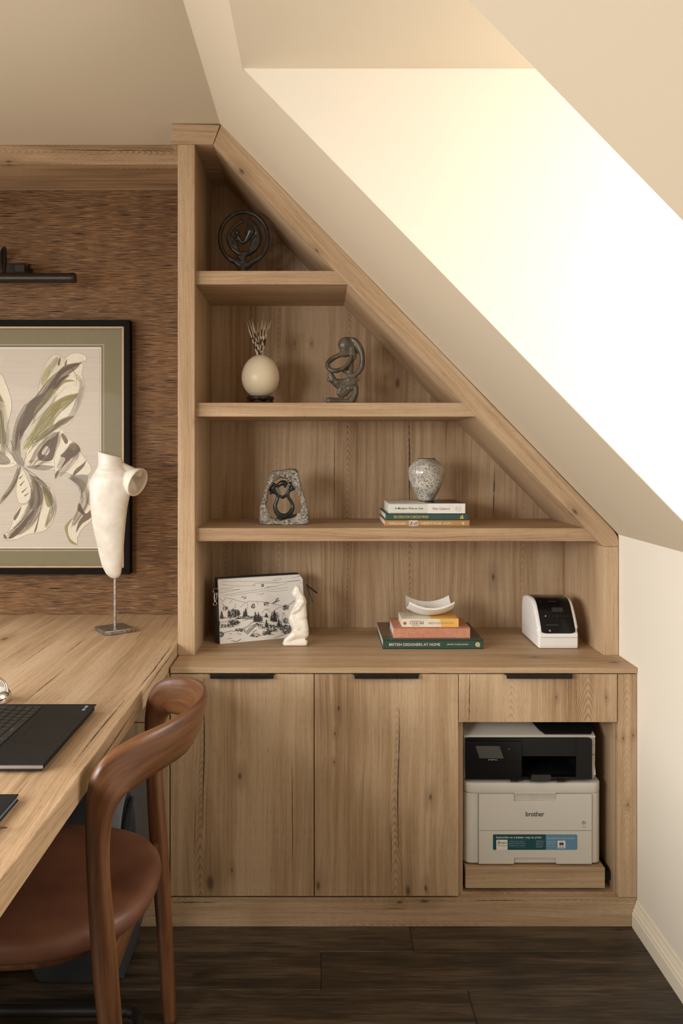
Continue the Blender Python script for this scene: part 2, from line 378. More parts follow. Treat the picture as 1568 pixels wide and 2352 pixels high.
def window(name, ax, c, a0, a1, z0, z1, label):
    bm = bmesh.new(); w = .05
    def bb(a, b, p, q):
        if ax == 'x': bm_box(bm, c-.03, c+.03, a, b, p, q, .003)
        else: bm_box(bm, a, b, c-.03, c+.03, p, q, .003)
    bb(a0, a0+w, z0, z1); bb(a1-w, a1, z0, z1); bb(a0+w, a1-w, z0, z0+w); bb(a0+w, a1-w, z1-w, z1); m = (a0+a1)/2; bb(m-.02, m+.02, z0+w, z1-w)
    o = struct(name, bm, TRIMW, label)
    g = box(c-.003, c+.003, a0+w, a1-w, z0+w, z1-w) if ax == 'x' else box(a0+w, a1-w, c-.003, c+.003, z0+w, z1-w)
    obj('pane', g, GLASS, o); return o
window('window_1', 'x', 1.57, .915, 1.8155, KZ, 2.269, 'two-light dormer window')
window('window_added_3', 'x', 1.57, -1.40, -.40, KZ, 2.269, 'two-light dormer window behind the viewer')
window('window_added_4', 'x', -2.09, -1.0, .68, .97, 2.08, 'window in the left wall nearer the viewer')  # unseen window put in to carry the added shelf light
window('window_2', 'x', -2.09, 1.0, 2.2, .97, 2.08, 'window in the left wall')
# ---- floor of dark wood-look planks
fl = struct('floor', box(-2.1, 1.03, -4.5, YB+.1, -.06, -.004), plain('floor_underlay', (.008, .006, .005), .7), 'dark brown wood-look plank floor')
FW = floorwood('dark_brown_planks'); pw, plen = .1555, 1.22
me0 = None; y = 2.189-.1555*24; row = 0
offs = {}
while y < YB-.01:
    off = random.random()*plen
    if abs(y-(2.189-.1555)) < .01: off = None
    x = -2.0-(off if off is not None else 0)
    if off is None: x = X(737, 2.11)-plen*3
    if abs(y-(2.189-.311)) < .01: x = X(1088, 1.95)-plen*3
    while x < XR:
        a, b = max(-2.0, x), min(XR, x+plen)
        if b-a > .02:
            o = obj('floor_plank', box(a+.0006, b-.0006, y+.0006, min(YB, y+pw)-.0006, -.0045, 0, .0008), FW, fl)
        x += plen
    y += pw; row += 1
# ---- skirting board along the knee wall
prof = [(XR, 0), (XR-.016, 0), (XR-.016, .040), (XR-.0135, .044), (XR-.0135, .050), (XR-.009, .056), (XR-.009, .060), (XR-.005, .069), (XR-.004, .077), (XR, .078)]
struct('baseboard_right', prism(prof, -4.5, D0+.003, 'y'), TRIMW, 'cream moulded skirting board along the right wall')

# ================================================================== OAK SHELVING UNIT
so = thing('shelving_unit', 'oak bookcase with a slanting right side fitted under the pitched ceiling', 'bookcase', (.25, 2.65, .7576))
q = D1
OAKP = oak('oak_post', 'z', centres=(2.2,), cracks=(), knots=((U(444, q), Z(968, q), .004),), seed=1.3, contrast=.7, tone=1.02)
OAKB = oak('oak_back', 'z', centres=(U(640, D2), U(800, D2), U(942, D2), U(1205, D2), U(520, D2)),
           cracks=((U(770, D2), Z(1190, D2), Z(965, D2), .0018), (U(941, D2), Z(1190, D2), Z(962, D2), .0028), (U(1135, D2), Z(1190, D2), Z(1075, D2), .003),
                   (U(488, D2), Z(1345, D2), Z(1245, D2), .0025), (U(708, D2), Z(1440, D2), Z(1290, D2), .0012), (U(905, D2), Z(1380, D2), Z(1250, D2), .001)),
           knots=((U(1138, D2), Z(1325, D2), .008), (U(915, D2), Z(880, D2), .012), (U(676, D2), Z(790, D2), .003), (U(715, D2), Z(790, D2), .003)), seed=.4, tone=.97, ring=.8)
OAKX = oak('oak_shelf', 'x', centres=(4.4,), seed=2.2, contrast=.8, ring=.3)
OAKS = oak('oak_slant', 's', centres=(9,), knots=((X(553, q)*.7169+Z(395, q)*.6972+q, X(553, q)*.6972-Z(395, q)*.7169, .007), (X(1325, q)*.7169+Z(1170, q)*.6972+q, X(1325, q)*.6972-Z(1170, q)*.7169, .007),
                                                  (X(728, q)*.7169+Z(575, q)*.6972+q, X(728, q)*.6972-Z(575, q)*.7169, .005)), seed=5.1, contrast=.8, tone=1.03)
pp = lambda pts, Y=D1: [(X(a, Y), Z(b, Y)) for a, b in pts]
obj('side_panel', prism(pp([(408, 332), (447, 332), (447, 1505), (408, 1505)]), D1, 2.500, 'y', .0008), OAKP, so)
obj('side_panel', box(X(410, D1), X(446.4, D1), 2.5008, 2.86, .7577, Z(332, D1)), OAKP, so)
obj('top_rail', prism(pp([(393, 285), (505, 287.5), (489, 331.6), (393, 331.6)]), D1-.002, 2.500, 'y', .0008), OAKX, so)
obj('top_panel', prism(pp([(408, 287), (505, 289), (489, 330), (408, 330)]), 2.5008, 2.86, 'y'), OAKX, so)
outer = [(506, 288), (1396, 1208), (1408, 1221), (1416, 1234), (1419.5, 1247), (1420, 1256)]
obj('slanted_rail', prism(pp([(a+1.6, b-1.6) for a, b in outer[:5]]+outer[5:]+[(1385.5, 1255), (489.5, 332.2)]), D1, 2.500, 'y', .0008), OAKS, so)
obj('slanted_panel', prism(pp([(507, 291), (1418, 1248), (1386, 1254.5), (489.2, 330.5)]), 2.5008, 2.86, 'y'), OAKS, so)
obj('side_rail', prism(pp([(1420, 1256.6), (1420, 1505), (1385.5, 1505), (1385.5, 1255.6)]), D1, 2.500, 'y', .0008), OAKP, so)
obj('side_panel', prism(pp([(1419, 1256), (1419, 1505), (1386, 1505), (1386, 1255)]), 2.5008, 2.86, 'y'), OAKP, so)
obj('back_panel', prism(pp([(440, 320), (492, 320), (1400, 1250), (1400, 1505.2), (440, 1505.2)]), D2, D2+.02, 'y'), OAKB, so)
xi = lambda z: -.3265+(2.340-z)/1.028
for zt, th in ((1.954, .042), (1.5415, .0432), (1.1495, .041)):
    zb = zt-th; x0 = X(447.2, D1)
    obj('shelf', prism([(x0, zb), (x0, zt), (xi(zt)+.002, zt), (xi(zb)+.002, zb)], 2.466, D2, 'y', .0008), OAKX, so)

# ================================================================== WORKTOP, BASE CABINETS, PLINTH
OAKW = oak('oak_worktop', 'x', centres=(.7576+2.62, .7576+2.38), knots=((.7576+2.36, X(1410, 2.36), .010), (.7576+2.42, X(1228, 2.42), .008)), cracks=((.7576+2.50, .2, .85, .0008),), seed=4.0, contrast=.9, tone=1.0, ring=.25)
tag(obj('worktop', box(-.4335, XR-.0008, D0, 2.8285, .7415, .7576, .0012), OAKW), 'thin oak worktop under the slanting bookcase, above the doors', 'worktop')
yd = D0+.004
OAKD = oak('oak_doors', 'z', centres=(U(468, D0), U(912, D0), U(720, D0)+.6),
           cracks=((U(468, D0)+.004, Z(1900, D0), Z(1560, D0), .0028), (U(454, D0), Z(1965, D0), Z(1840, D0), .0012), (U(673, D0), Z(2015, D0), Z(1750, D0), .0015),
                   (U(916, D0)+.004, Z(1950, D0), Z(1625, D0), .0026), (U(902, D0), Z(2010, D0), Z(1890, D0), .0014)),
           knots=((U(487, D0), Z(2030, D0), .014), (U(552, D0), Z(1784, D0), .006), (U(536, D0), Z(2000, D0), .004), (U(775, D0), Z(1628, D0), .005), (U(767, D0), Z(1686, D0), .003), (U(766, D0), Z(1752, D0), .003),
                  (U(995, D0), Z(1832, D0), .006), (U(940, D0), Z(2048, D0), .010), (U(983, D0), Z(2042, D0), .006), (U(737, D0), Z(2036, D0), .008)), seed=.9)
OAKE = oak('oak_end', 'z', centres=(U(1447, D0),), knots=((U(1439, D0), Z(1697, D0), .003), (U(1448, D0), Z(1850, D0), .003), (U(1462, D0), Z(1690, D0), .003)), seed=7.7, contrast=.8)
OAKDR = oak('oak_drawer', 'z', centres=(U(1078, D0), U(1175, D0), U(1350, D0)), cracks=((U(1080, D0), Z(1660, D0), Z(1549, D0), .0022),), knots=((U(1281, D0), Z(1602, D0), .003), (U(1392, D0), Z(1603, D0), .003), (U(1095, D0), Z(1688, D0), .02)), seed=3.3)
OAKI = oak('oak_inner', 'z', seed=6.0, contrast=.6, tone=.9)
def handle(x0, x1, parent):
    zt = .7398
    bm = prism([(x0, yd-.0005), (x0+.006, yd-.017), (x1-.006, yd-.017), (x1, yd-.0005)], zt-.0022, zt, 'z', .0005)
    bm_prism(bm, [(x0+.004, yd-.0125), (x0+.006, yd-.017), (x1-.006, yd-.017), (x1-.004, yd-.0125)], zt-.0105, zt-.0015, 'z', .0005)
    obj('handle', bm, BLACK, parent, 30)
DZ0, DZ1 = Z(2060, D0), Z(1549.5, D0)
cab = thing('base_cabinet', 'two-door oak base cabinet with black edge handles under the worktop', 'cabinet', (0, 2.55, .09))
bm = box(-.432, -.416, yd+.022, 2.86, .0885, .7400); bm_box(bm, .3915, .4085, yd+.022, 2.86, .0885, .7400)
bm_box(bm, -.4155, .391, yd+.022, 2.86, .0885, .1040); bm_box(bm, -.4155, .391, 2.845, 2.86, .1045, .7400)
obj('carcass', bm, OAKI, cab)
for a, b, h0, h1 in ((390.5, 720.2, 480, 632), (722.2, 1052.4, 810, 964)):
    d = obj('door', box(X(a, D0), X(b, D0), yd, yd+.019, DZ0, DZ1, .0008), OAKD, cab)
    handle(X(h0, D0), X(h1, D0), d)
pc = thing('printer_cabinet', 'oak cabinet with one drawer over an open niche holding the printer', 'cabinet', (.67, 2.55, .09))
xl, xr = .4095, .8735
bm = box(xl, xl+.0145, yd+.0215, 2.86, .0742, .7400, .0005); bm_box(bm, .868, .8745, yd+.0195, 2.86, .0742, .7400)
bm_box(bm, xl+.0146, .8679, yd+.022, 2.86, .0740, .0885); bm_box(bm, xl+.0146, .8679, 2.845, 2.86, .0890, .7400)
obj('carcass', bm, OAKI, pc)
obj('end_panel', box(X(1420.5, D0), XR-.001, yd, yd+.019, Z(2063, D0), DZ1, .0008), OAKE, pc)
dr = obj('drawer', box(X(1054, D0), X(1418.6, D0), yd, yd+.019, Z(1660, D0), DZ1, .0008), OAKDR, pc)
obj('drawer_box', box(xl+.03, .86, yd+.0195, 2.78, .612, .73), OAKI, dr)
handle(X(1158, D0), X(1316, D0), dr)
OAKT = oak('oak_tray', 'x', centres=(9,), seed=8.8, contrast=.7, tone=.92)
obj('pull_out_shelf', box(X(1069, 2.325), X(1389, 2.325), 2.325, 2.80, .1010, .1610, .001), OAKT, pc)
obj('runner', box(xl+.0148, xl+.02, 2.34, 2.80, .115, .14), BLACK, pc); obj('runner', box(.846, .8675, 2.345, 2.80, .115, .14), BLACK, pc)
OAKPL = oak('oak_plinth', 'x', centres=(.075+2.304, .0+2.304), cracks=((.067+2.304, X(395, D0), X(500, D0), .0018), (.074+2.304, X(1080, D0), X(1210, D0), .0016), (.05+2.304, X(880, D0), X(930, D0), .0012)),
            knots=((.066+2.304, X(918, D0), .006), (.07+2.304, X(975, D0), .008)), seed=1.9, contrast=1.2, tone=.92, ring=.6)
tag(obj('plinth', box(-1.35, XR-.001, yd+.001, yd+.02, 0, Z(2064.5, D0), .0008), OAKPL), 'low oak kickboard along the floor beneath the cabinets', 'plinth')

# ================================================================== DESK
OAKK = oak('oak_desk', 'y', centres=(-.62+.795, -.80+.795, -.95+.795, -.47+.795), cracks=((-.695+.795, 1.87, 2.15, .0022), (-.452+.795, 1.95, 2.42, .0030), (-.462+.795, 1.50, 1.88, .0028), (-.742+.795, 2.30, 2.52, .0020), (-.83+.795, 2.15, 2.5, .0016), (-.52+.795, 1.15, 1.42, .0018), (-.58+.795, 2.45, 2.6, .001)),
          knots=((-.70+.795, 2.70, .010), (-1.0+.795, 2.5, .012)), seed=2.7, contrast=.95, tone=1.05, V=.05, ring=.35)
dk = thing('desk', 'pale oak desk with a thick edge running along the grasscloth wall', 'desk', (-.9, 1.8, 0))
obj('desktop', box(-1.35, -.4385, .75, YB-.001, .7435, .795, .0015), OAKK, dk)
obj('support_panel', box(-1.33, -1.30, .80, 2.30, 0, .743), OAKI, dk)
pe = thing('desk_pedestal', 'oak drawer and door unit under the desk, beside the cabinet doors', 'cabinet', (-.7, 2.55, 0.09))
obj('carcass', box(-.95, -.4395, yd+.022, 2.86, .0885, .7430), OAKI, pe)
obj('drawer', box(-.949, X(388, D0), yd, yd+.019, Z(1660, D0), .7415, .0008), OAKE, pe)
obj('door', box(-.949, X(388, D0), yd, yd+.019, DZ0, Z(1662.5, D0), .0008), OAKE, pe)
OAKH = oak('oak_header', 'x', centres=(2.385+2.612, 2.335+2.612), cracks=((2.389+2.612, X(120, 2.612), X(405, 2.612), .0022),), knots=((2.35+2.612, X(20, 2.612), .006),), seed=9.1, contrast=1.1)
tag(obj('header_board', box(-1.999, X(406.5, D1)-.001, 2.612, YB-.0005, 2.341, ZC-.0005, .001), OAKH), 'oak header board across the top of the grasscloth recess', 'board')
# ================================================================== PICTURE, PICTURE LIGHT
YP = 2.845
OLIVE = plain('olive_mat_board', (.215, .185, .110), .8, var=.08, scale=400)
GOLD = plain('champagne_gold_lip', (.40, .27, .17), .5, .6, bump=0)
FRAMEB = plain('black_brown_frame', (.006, .0045, .0035), .7, spec=.12)
fr = thing('framed_print', 'large black framed botanical flower print with a wide olive mat', 'picture', (-1.165, YB-.01, 1.39))
xR, xL, zT, zB = X(298, 2.832), X(-315, 2.832), Z(735, 2.832), Z(1319, 2.832)
def ring_frame(x0, x1, z0, z1, w, y0, y1, bev=.001):
    bm = bmesh.new()
    for pts in (((x0, z0), (x1, z0), (x1-w, z0+w), (x0+w, z0+w)), ((x1, z0), (x1, z1), (x1-w, z1-w), (x1-w, z0+w)),
                ((x1, z1), (x0, z1), (x0+w, z1-w), (x1-w, z1-w)), ((x0, z1), (x0, z0), (x0+w, z0+w), (x0+w, z1-w))):
        bm_prism(bm, list(pts), y0, y1, 'y', bev)
    return bm
obj('frame', ring_frame(xL, xR, zB, zT, .0215, 2.830, YB-.001), FRAMEB, fr)
obj('gold_lip', ring_frame(xL+.0218, xR-.0218, zB+.0218, zT-.0218, .0085, 2.837, YB-.002), GOLD, fr)
obj('mat_board', box(xL+.028, xR-.028, YP+.004, YP+.012, zB+.028, zT-.028), OLIVE, fr)
ax0, ax1, az0, az1 = X(-246, YP), X(229, YP), Z(1257, YP), Z(800, YP)
obj('bevel_line', ring_frame(X(-255, YP), X(238, YP), Z(1265.5, YP), Z(791, YP), .0014, YP+.0035, YP+.0045, 0), plain('cream_line', (.62, .58, .42), .7), fr)
obj('white_bevel', ring_frame(ax0-.004, ax1+.004, az0-.004, az1+.004, .0045, YP+.0033, YP+.005, 0), plain('white_core', (.80, .76, .66), .7), fr)
def printpaper():
    t = NT('lined_print_paper', .8); x, y, z = t.sep(t.pos())
    l = t.math('SINE', t.mul(z, 1100.0)); n = t.noise(t.comb(t.mul(x, 4), 0, t.mul(z, 700)), 1, 2)
    c = t.mix(t.mul(t.rng(l, -1, 1), t.rng(n, .35, .6)), (.62, .555, .475), (.50, .44, .375)); return t.col(c).m
sheet = obj('sheet', box(ax0, ax1, YP+.002, YP+.0042, az0, az1), printpaper(), fr)
INKS = {}
def ink(n, c):
    if n not in INKS: INKS[n] = plain('ink_'+n, c, .85, var=.14, scale=260, bump=0)
    return INKS[n]
ink('cream', (.74, .675, .55)); ink('pale', (.66, .60, .47)); ink('olive', (.33, .30, .15)); ink('gold', (.46, .33, .085)); ink('brown', (.20, .155, .115)); ink('grey', (.34, .30, .245)); ink('line', (.19, .15, .115)); ink('lime', (.50, .47, .27))
def smoothpoly(p, k=5, closed=True):
    p = [Vector((a, b, 0)) for a, b in p]; out = []; n = len(p)
    for i in range(n if closed else n-1):
        g = (lambda j: p[j % n]) if closed else (lambda j: p[max(0, min(n-1, j))])
        a, b, c, d = g(i-1), g(i), g(i+1), g(i+2)
        for q in range(k):
            f = q/k; v = 0.5*((2*b)+(c-a)*f+(2*a-5*b+4*c-d)*f*f+(3*b-a-3*c+d)*f**3); out.append((v.x, v.y))
    if not closed: out.append((p[-1].x, p[-1].y))
    return out
layers = {}
art_n = [0]
def A(p): return (X(p[0]/2.502, YP), Z(540+p[1]/2.502, YP))
def petal(col, pts, smooth=True):
    art_n[0] += 1; pts = smoothpoly(pts) if smooth else pts
    layers.setdefault(col, []).append(([A(p) for p in pts], YP+.002-.000008*art_n[0]))
def stroke(col, pts, w0=4, w1=0.6, mid=None):
    art_n[0] += 1; q = smoothpoly(pts, 6, False); n = len(q); L = []; Rr = []
    for i, (x, y) in enumerate(q):
        a = q[max(0, i-1)]; b = q[min(n-1, i+1)]; dx, dy = b[0]-a[0], b[1]-a[1]; m = math.hypot(dx, dy) or 1
        t = i/(n-1); w = (w0+(w1-w0)*t) if mid is None else (w0*(1-t)+w1*t+(mid)*4*t*(1-t))
        L.append((x-dy/m*w/2, y+dx/m*w/2)); Rr.append((x+dy/m*w/2, y-dx/m*w/2))
    layers.setdefault(col, []).append(('strip', [A(p) for p in L], [A(p) for p in Rr], YP+.002-.000008*art_n[0]))
def outline(pts, w=1.5):
    q = list(pts)+[pts[0]]; stroke('line', q, w, w)
def leaf(pts, col='cream', line=True):
    petal(col, pts)
    if line: outline(pts)
# tall petal, upper right
leaf([(215, 925), (222, 870), (240, 790), (275, 715), (320, 683), (360, 705), (400, 700), (395, 760), (330, 850), (260, 910)], 'pale')
petal('lime', [(235, 830), (255, 770), (290, 745), (285, 800), (250, 870)])
leaf([(130, 1290), (190, 1120), (300, 960), (330, 850), (380, 740), (470, 735), (470, 800), (486, 860), (450, 900), (440, 1000), (400, 1080), (350, 1110), (300, 1130), (240, 1190), (180, 1260)], 'cream')
leaf([(365, 720), (400, 685), (440, 676), (485, 690), (492, 718), (430, 735), (385, 752)], 'cream')
petal('brown', [(70, 1160), (110, 1030), (180, 945), (250, 905), (310, 820), (350, 765), (400, 740), (470, 735), (400, 765), (340, 820), (280, 920), (220, 985), (180, 1070), (120, 1160), (90, 1240)])
petal('grey', [(66, 1200), (80, 1100), (110, 1020), (150, 965), (130, 1060), (110, 1150), (120, 1280), (90, 1270)])
petal('lime', [(135, 1200), (200, 1100), (250, 1020), (300, 960), (330, 900), (300, 1010), (310, 1060), (290, 1110), (220, 1160), (150, 1230)])
petal('gold', [(290, 1030), (300, 980), (350, 945), (452, 905), (430, 940), (360, 960), (340, 1000), (300, 1050)])
petal('olive', [(260, 910), (330, 850), (380, 830), (430, 838), (370, 850), (320, 900), (270, 960), (220, 1010), (190, 1080), (200, 1000)])
petal('olive', [(300, 1110), (330, 1070), (380, 1045), (425, 1040), (380, 1070), (340, 1100), (250, 1170), (180, 1200)])
petal('brown', [(300, 880), (350, 820), (400, 805), (360, 840), (330, 880)])
for a in ([(180, 1090), (260, 1010), (330, 920), (380, 870)], [(150, 1180), (240, 1080), (310, 1010), (370, 990)], [(410, 760), (440, 820), (430, 870)], [(120, 1130), (200, 1000), (300, 860), (360, 780)]): stroke('line', a, 3, 1)
petal('brown', [(330, 740), (342, 705), (348, 712), (340, 750)]); petal('brown', [(370, 745), (380, 715), (384, 722), (378, 752)])
# round fold centre right
leaf([(140, 1310), (170, 1240), (240, 1180), (300, 1130), (345, 1105), (340, 1180), (320, 1260), (330, 1340), (260, 1350), (190, 1340)], 'cream')
petal('brown', [(225, 1240), (260, 1190), (310, 1160), (340, 1130), (320, 1220), (300, 1290), (250, 1300), (215, 1280)]); petal('cream', [(240, 1240), (262, 1212), (285, 1230), (270, 1262), (245, 1262)])
petal('grey', [(150, 1330), (230, 1320), (310, 1330), (260, 1352), (190, 1345)])
leaf([(345, 1110), (385, 1160), (430, 1200), (470, 1260), (520, 1330), (515, 1370), (450, 1390), (380, 1365), (335, 1370), (320, 1400), (312, 1300), (325, 1210)], 'cream')
petal('brown', [(375, 1240), (420, 1190), (460, 1230), (440, 1260), (400, 1290), (350, 1340), (375, 1285), (345, 1270)])
petal('olive', [(395, 1210), (420, 1190), (445, 1215), (430, 1240)])
petal('brown', [(350, 1150), (362, 1140), (390, 1180), (375, 1200)]); petal('brown', [(415, 1390), (430, 1350), (480, 1310), (496, 1290), (480, 1330), (440, 1370)])
petal('brown', [(314, 1400), (318, 1370), (335, 1350), (330, 1380)])
# trailing lower right
leaf([(385, 1385), (430, 1385), (480, 1376), (515, 1400), (515, 1460), (495, 1540), (470, 1500), (440, 1440)], 'cream'); leaf([(465, 1500), (500, 1540), (530, 1570), (522, 1640), (470, 1690), (445, 1740), (440, 1775), (400, 1750), (372, 1690), (390, 1650), (430, 1610), (450, 1550)], 'cream')
petal('grey', [(400, 1388), (495, 1380), (503, 1420), (475, 1480), (450, 1440)]); petal('brown', [(445, 1580), (455, 1540), (490, 1600), (530, 1570), (525, 1620), (470, 1660), (436, 1710), (450, 1650), (475, 1610)])
petal('olive', [(372, 1690), (380, 1660), (420, 1625), (390, 1680), (400, 1740), (445, 1780), (400, 1765)])
# lower petals
leaf([(165, 1370), (220, 1400), (290, 1450), (322, 1550), (300, 1650), (250, 1700), (160, 1720), (90, 1750), (20, 1745), (60, 1680), (80, 1620), (110, 1560), (190, 1530), (180, 1450)], 'cream')
petal('grey', [(165, 1370), (215, 1420), (245, 1480), (240, 1540), (190, 1580), (160, 1530), (190, 1460)]); petal('brown', [(50, 1735), (110, 1670), (180, 1590), (200, 1580), (175, 1630), (120, 1700), (70, 1742)])
petal('olive', [(245, 1440), (290, 1490), (300, 1550), (270, 1560), (250, 1490)]); petal('brown', [(80, 1620), (120, 1560), (110, 1600), (85, 1640)]); petal('brown', [(195, 1705), (215, 1640), (235, 1560), (210, 1690)]); petal('brown', [(20, 1718), (35, 1730), (40, 1748), (22, 1740)])
petal('olive', [(255, 1680), (270, 1620), (290, 1560), (280, 1640)])
leaf([(130, 1340), (165, 1420), (180, 1480), (160, 1530), (110, 1540), (92, 1480), (100, 1400)], 'cream')
for a in ([(115, 1440), (140, 1410)], [(125, 1480), (155, 1450)], [(110, 1400), (130, 1380)], [(140, 1500), (165, 1480)]): stroke('brown', a, 9, 2)
# left part of the flower
leaf([(-60, 860), (-20, 800), (10, 805), (35, 860), (60, 930), (65, 1000), (40, 1100), (20, 1220), (-20, 1260), (-80, 1180), (-100, 1000)], 'cream')
petal('olive', [(-20, 1020), (10, 1010), (25, 1100), (35, 1190), (0, 1200), (-40, 1130)]); petal('olive', [(-10, 900), (12, 940), (18, 960), (0, 950)])
leaf([(-120, 1150), (-20, 1180), (50, 1250), (100, 1300), (60, 1335), (-40, 1330), (-150, 1280)], 'cream'); petal('grey', [(-60, 1240), (0, 1240), (60, 1300), (20, 1320), (-60, 1300)])
leaf([(-260, 900), (-180, 860), (-120, 940), (-90, 1060), (-110, 1160), (-190, 1150), (-270, 1050)], 'cream'); petal('brown', [(-210, 950), (-160, 960), (-130, 1060), (-150, 1120), (-200, 1040)])
leaf([(-330, 1350), (-220, 1300), (-120, 1330), (-60, 1400), (-120, 1500), (-240, 1560), (-340, 1500)], 'pale'); petal('olive', [(-280, 1380), (-180, 1360), (-120, 1420), (-200, 1480), (-290, 1450)])
petal('grey', [(66, 1220), (95, 1240), (130, 1290), (135, 1330), (95, 1310), (70, 1270)])
for a in ([(60, 1180), (85, 1250), (125, 1320)], [(20, 1180), (60, 1250), (120, 1325)], [(150, 1250), (140, 1290), (130, 1325)], [(190, 1390), (150, 1350), (130, 1330)], [(290, 1460), (200, 1380), (135, 1335)]): stroke('line', a, 3, 2)
stroke('grey', [(112, 1320), (100, 1370), (70, 1440), (20, 1510), (-60, 1580), (-200, 1640)], 20, 24); stroke('pale', [(110, 1325), (94, 1375), (62, 1442), (14, 1508), (-60, 1572), (-200, 1630)], 8, 12)
for k in range(60):
    a = random.uniform(0, 6.28); r0 = random.uniform(20, 120); r1 = r0+random.uniform(30, 90)
    if math.sin(a) < -.2 or math.sin(a) > .5:
        continue
    stroke('line', [(130+r0*math.cos(a), 1300+r0*.4*math.sin(a)), (130+r1*math.cos(a), 1295+r1*.45*math.sin(a))], 1.5, .6)
def hatch(spine, wid, n, col='line', w=1.3):
    sp = smoothpoly(spine, 6, False); m = len(sp)
    for k in range(n):
        o = random.uniform(-1, 1)*wid; i0 = random.randint(0, m-4); i1 = min(m-1, i0+random.randint(4, 14)); pts = []
        for i in range(i0, i1+1, 2):
            a, b = sp[max(0, i-1)], sp[min(m-1, i+1)]; dx, dy = b[0]-a[0], b[1]-a[1]; L = math.hypot(dx, dy) or 1; tap = math.sin(math.pi*min(1, max(.12, i/(m-1))))**.6
            pts.append((sp[i][0]-dy/L*o*tap, sp[i][1]+dx/L*o*tap))
        if len(pts) > 1: stroke(col, pts, w, w*.4)
hatch([(90, 1240), (130, 1080), (230, 950), (330, 820), (460, 738)], 34, 110); hatch([(150, 1240), (230, 1120), (320, 1000), (440, 915)], 40, 70, 'olive', 2); hatch([(200, 1180), (300, 1110), (420, 1045)], 16, 30, 'brown')
hatch([(180, 1330), (260, 1240), (340, 1130)], 50, 60); hatch([(330, 1380), (400, 1270), (440, 1200)], 46, 60); hatch([(400, 1388), (470, 1440), (480, 1540), (410, 1680)], 26, 50); hatch([(40, 1735), (150, 1650), (210, 1520), (190, 1400)], 40, 80); hatch([(265, 1680), (300, 1560), (250, 1450), (180, 1380)], 20, 40); hatch([(10, 1260), (0, 1100), (-20, 900)], 50, 50, 'grey', 2); hatch([(230, 850), (290, 760), (330, 700)], 22, 24, 'grey'); hatch([(110, 1330), (70, 1440), (0, 1530)], 9, 30)
hatch([(430, 800), (470, 860), (430, 1000), (360, 1100)], 14, 24, 'grey')
from mathutils.geometry import delaunay_2d_cdt
for col, ps in layers.items():
    bm = bmesh.new()
    for p in ps:
        if p[0] == 'strip':
            _, L, Rr, yy = p
            a = [bm.verts.new((x, yy, z)) for x, z in L]; b = [bm.verts.new((x, yy, z)) for x, z in Rr]
            for i in range(len(a)-1): bm.faces.new((a[i], b[i], b[i+1], a[i+1]))
        else:
            r_ = delaunay_2d_cdt([Vector(q) for q in p[0]], [], [list(range(len(p[0])))], 1, 1e-6)
            vv = [bm.verts.new((q.x, p[1], q.y)) for q in r_[0]]
            for f in r_[2]: bm.faces.new([vv[i] for i in f])
    tag(obj('printed_flower', bm, INKS[col], sheet, recalc=False), kind='stuff')
obj('glass_pane', box(xL+.022, xR-.022, 2.8385, 2.8395, zB+.022, zT-.022), glassy('picture_glass', k=.03), fr)
BRONZE = plain('dark_bronze', (.030, .022, .016), .38, .6, bump=0)
pl = thing('picture_light', 'dark bronze tubular picture light mounted above the framed print', 'lamp', (-1.115, YB, 2.0))
yl = 2.74; zc = Z(638.5, yl); xr_ = X(174, yl)
obj('shade', lathe([(.006, -.548), (.0172, -.546), (.0178, -.542), (.0178, -.534), (.0170, -.531), (.0170, .531-.006), (.0178, .528), (.0178, .542), (.0165, .546), (.004, .547)], (xr_-.547, yl, zc), 28, axis=(1, 0, 0)), BRONZE, pl, 40)
xa = X(8, 2.80)
bm = tube([(xa-.03, YB-.012, Z(618, YB)), (xa-.025, YB-.03, Z(600, YB)), (xa-.012, 2.82, Z(577, 2.82)), (xa+.004, 2.80, Z(571, 2.8)), (xa+.014, 2.78, Z(590, 2.78)), (xa+.020, 2.76, Z(612, 2.76)), (xa+.024, yl, zc+.012)], .0062, 12, 36)
tube([(xa-.055, YB-.012, Z(618, YB)), (xa-.052, YB-.03, Z(600, YB)), (xa-.04, 2.82, Z(577, 2.82)), (xa-.026, 2.80, Z(571, 2.8)), (xa-.014, 2.78, Z(590, 2.78)), (xa-.008, 2.76, Z(612, 2.76)), (xa-.004, yl, zc+.012)], .0062, 12, 36, bm=bm)
obj('arm', bm, BRONZE, pl, 60)
obj('wall_plate', box(X(-62, YB), X(69, YB), YB-.016, YB-.0003, Z(629, YB), Z(607, YB), .003, 2), BRONZE, pl)
obj('knuckle', box(X(40, 2.80), X(64, 2.80), 2.77, YB-.0165, Z(629, 2.8), Z(611, 2.8), .003, 2), BRONZE, pl)

# ================================================================== TORSO BUST ON STAND
ALAB = NT('white_alabaster', .33, spec=.4); _n = ALAB.noise(ALAB.pos(), 26, 3)
ALAB.col(ALAB.mix(ALAB.rng(_n, .35, .65), (.66, .61, .53), (.76, .72, .65))); ALAB.b.inputs['Subsurface Weight'].default_value = .15; ALAB.b.inputs['Subsurface Radius'].default_value = (.02, .012, .006)
PEWTER = stone('brushed_pewter', (.20, .18, .16), (.42, .39, .36), .34, 90, .15); PEWTER.node_tree.nodes['Principled BSDF'].inputs['Metallic'].default_value = .85
yb = 2.61; sb = yb/F
bu = thing('torso_sculpture', 'white armless torso bust on a thin rod and square pewter base', 'sculpture', (X(263, yb), yb, .7952))
bm = box(-.050, .050, -.050, .050, 0, .0145, .003, 2); bmesh.ops.rotate(bm, verts=bm.verts, matrix=Matrix.Rotation(R(36), 3, 'Z')); bmesh.ops.translate(bm, verts=bm.verts, vec=(X(264, yb), yb-.005, .7952))
obj('base', bm, PEWTER, bu)
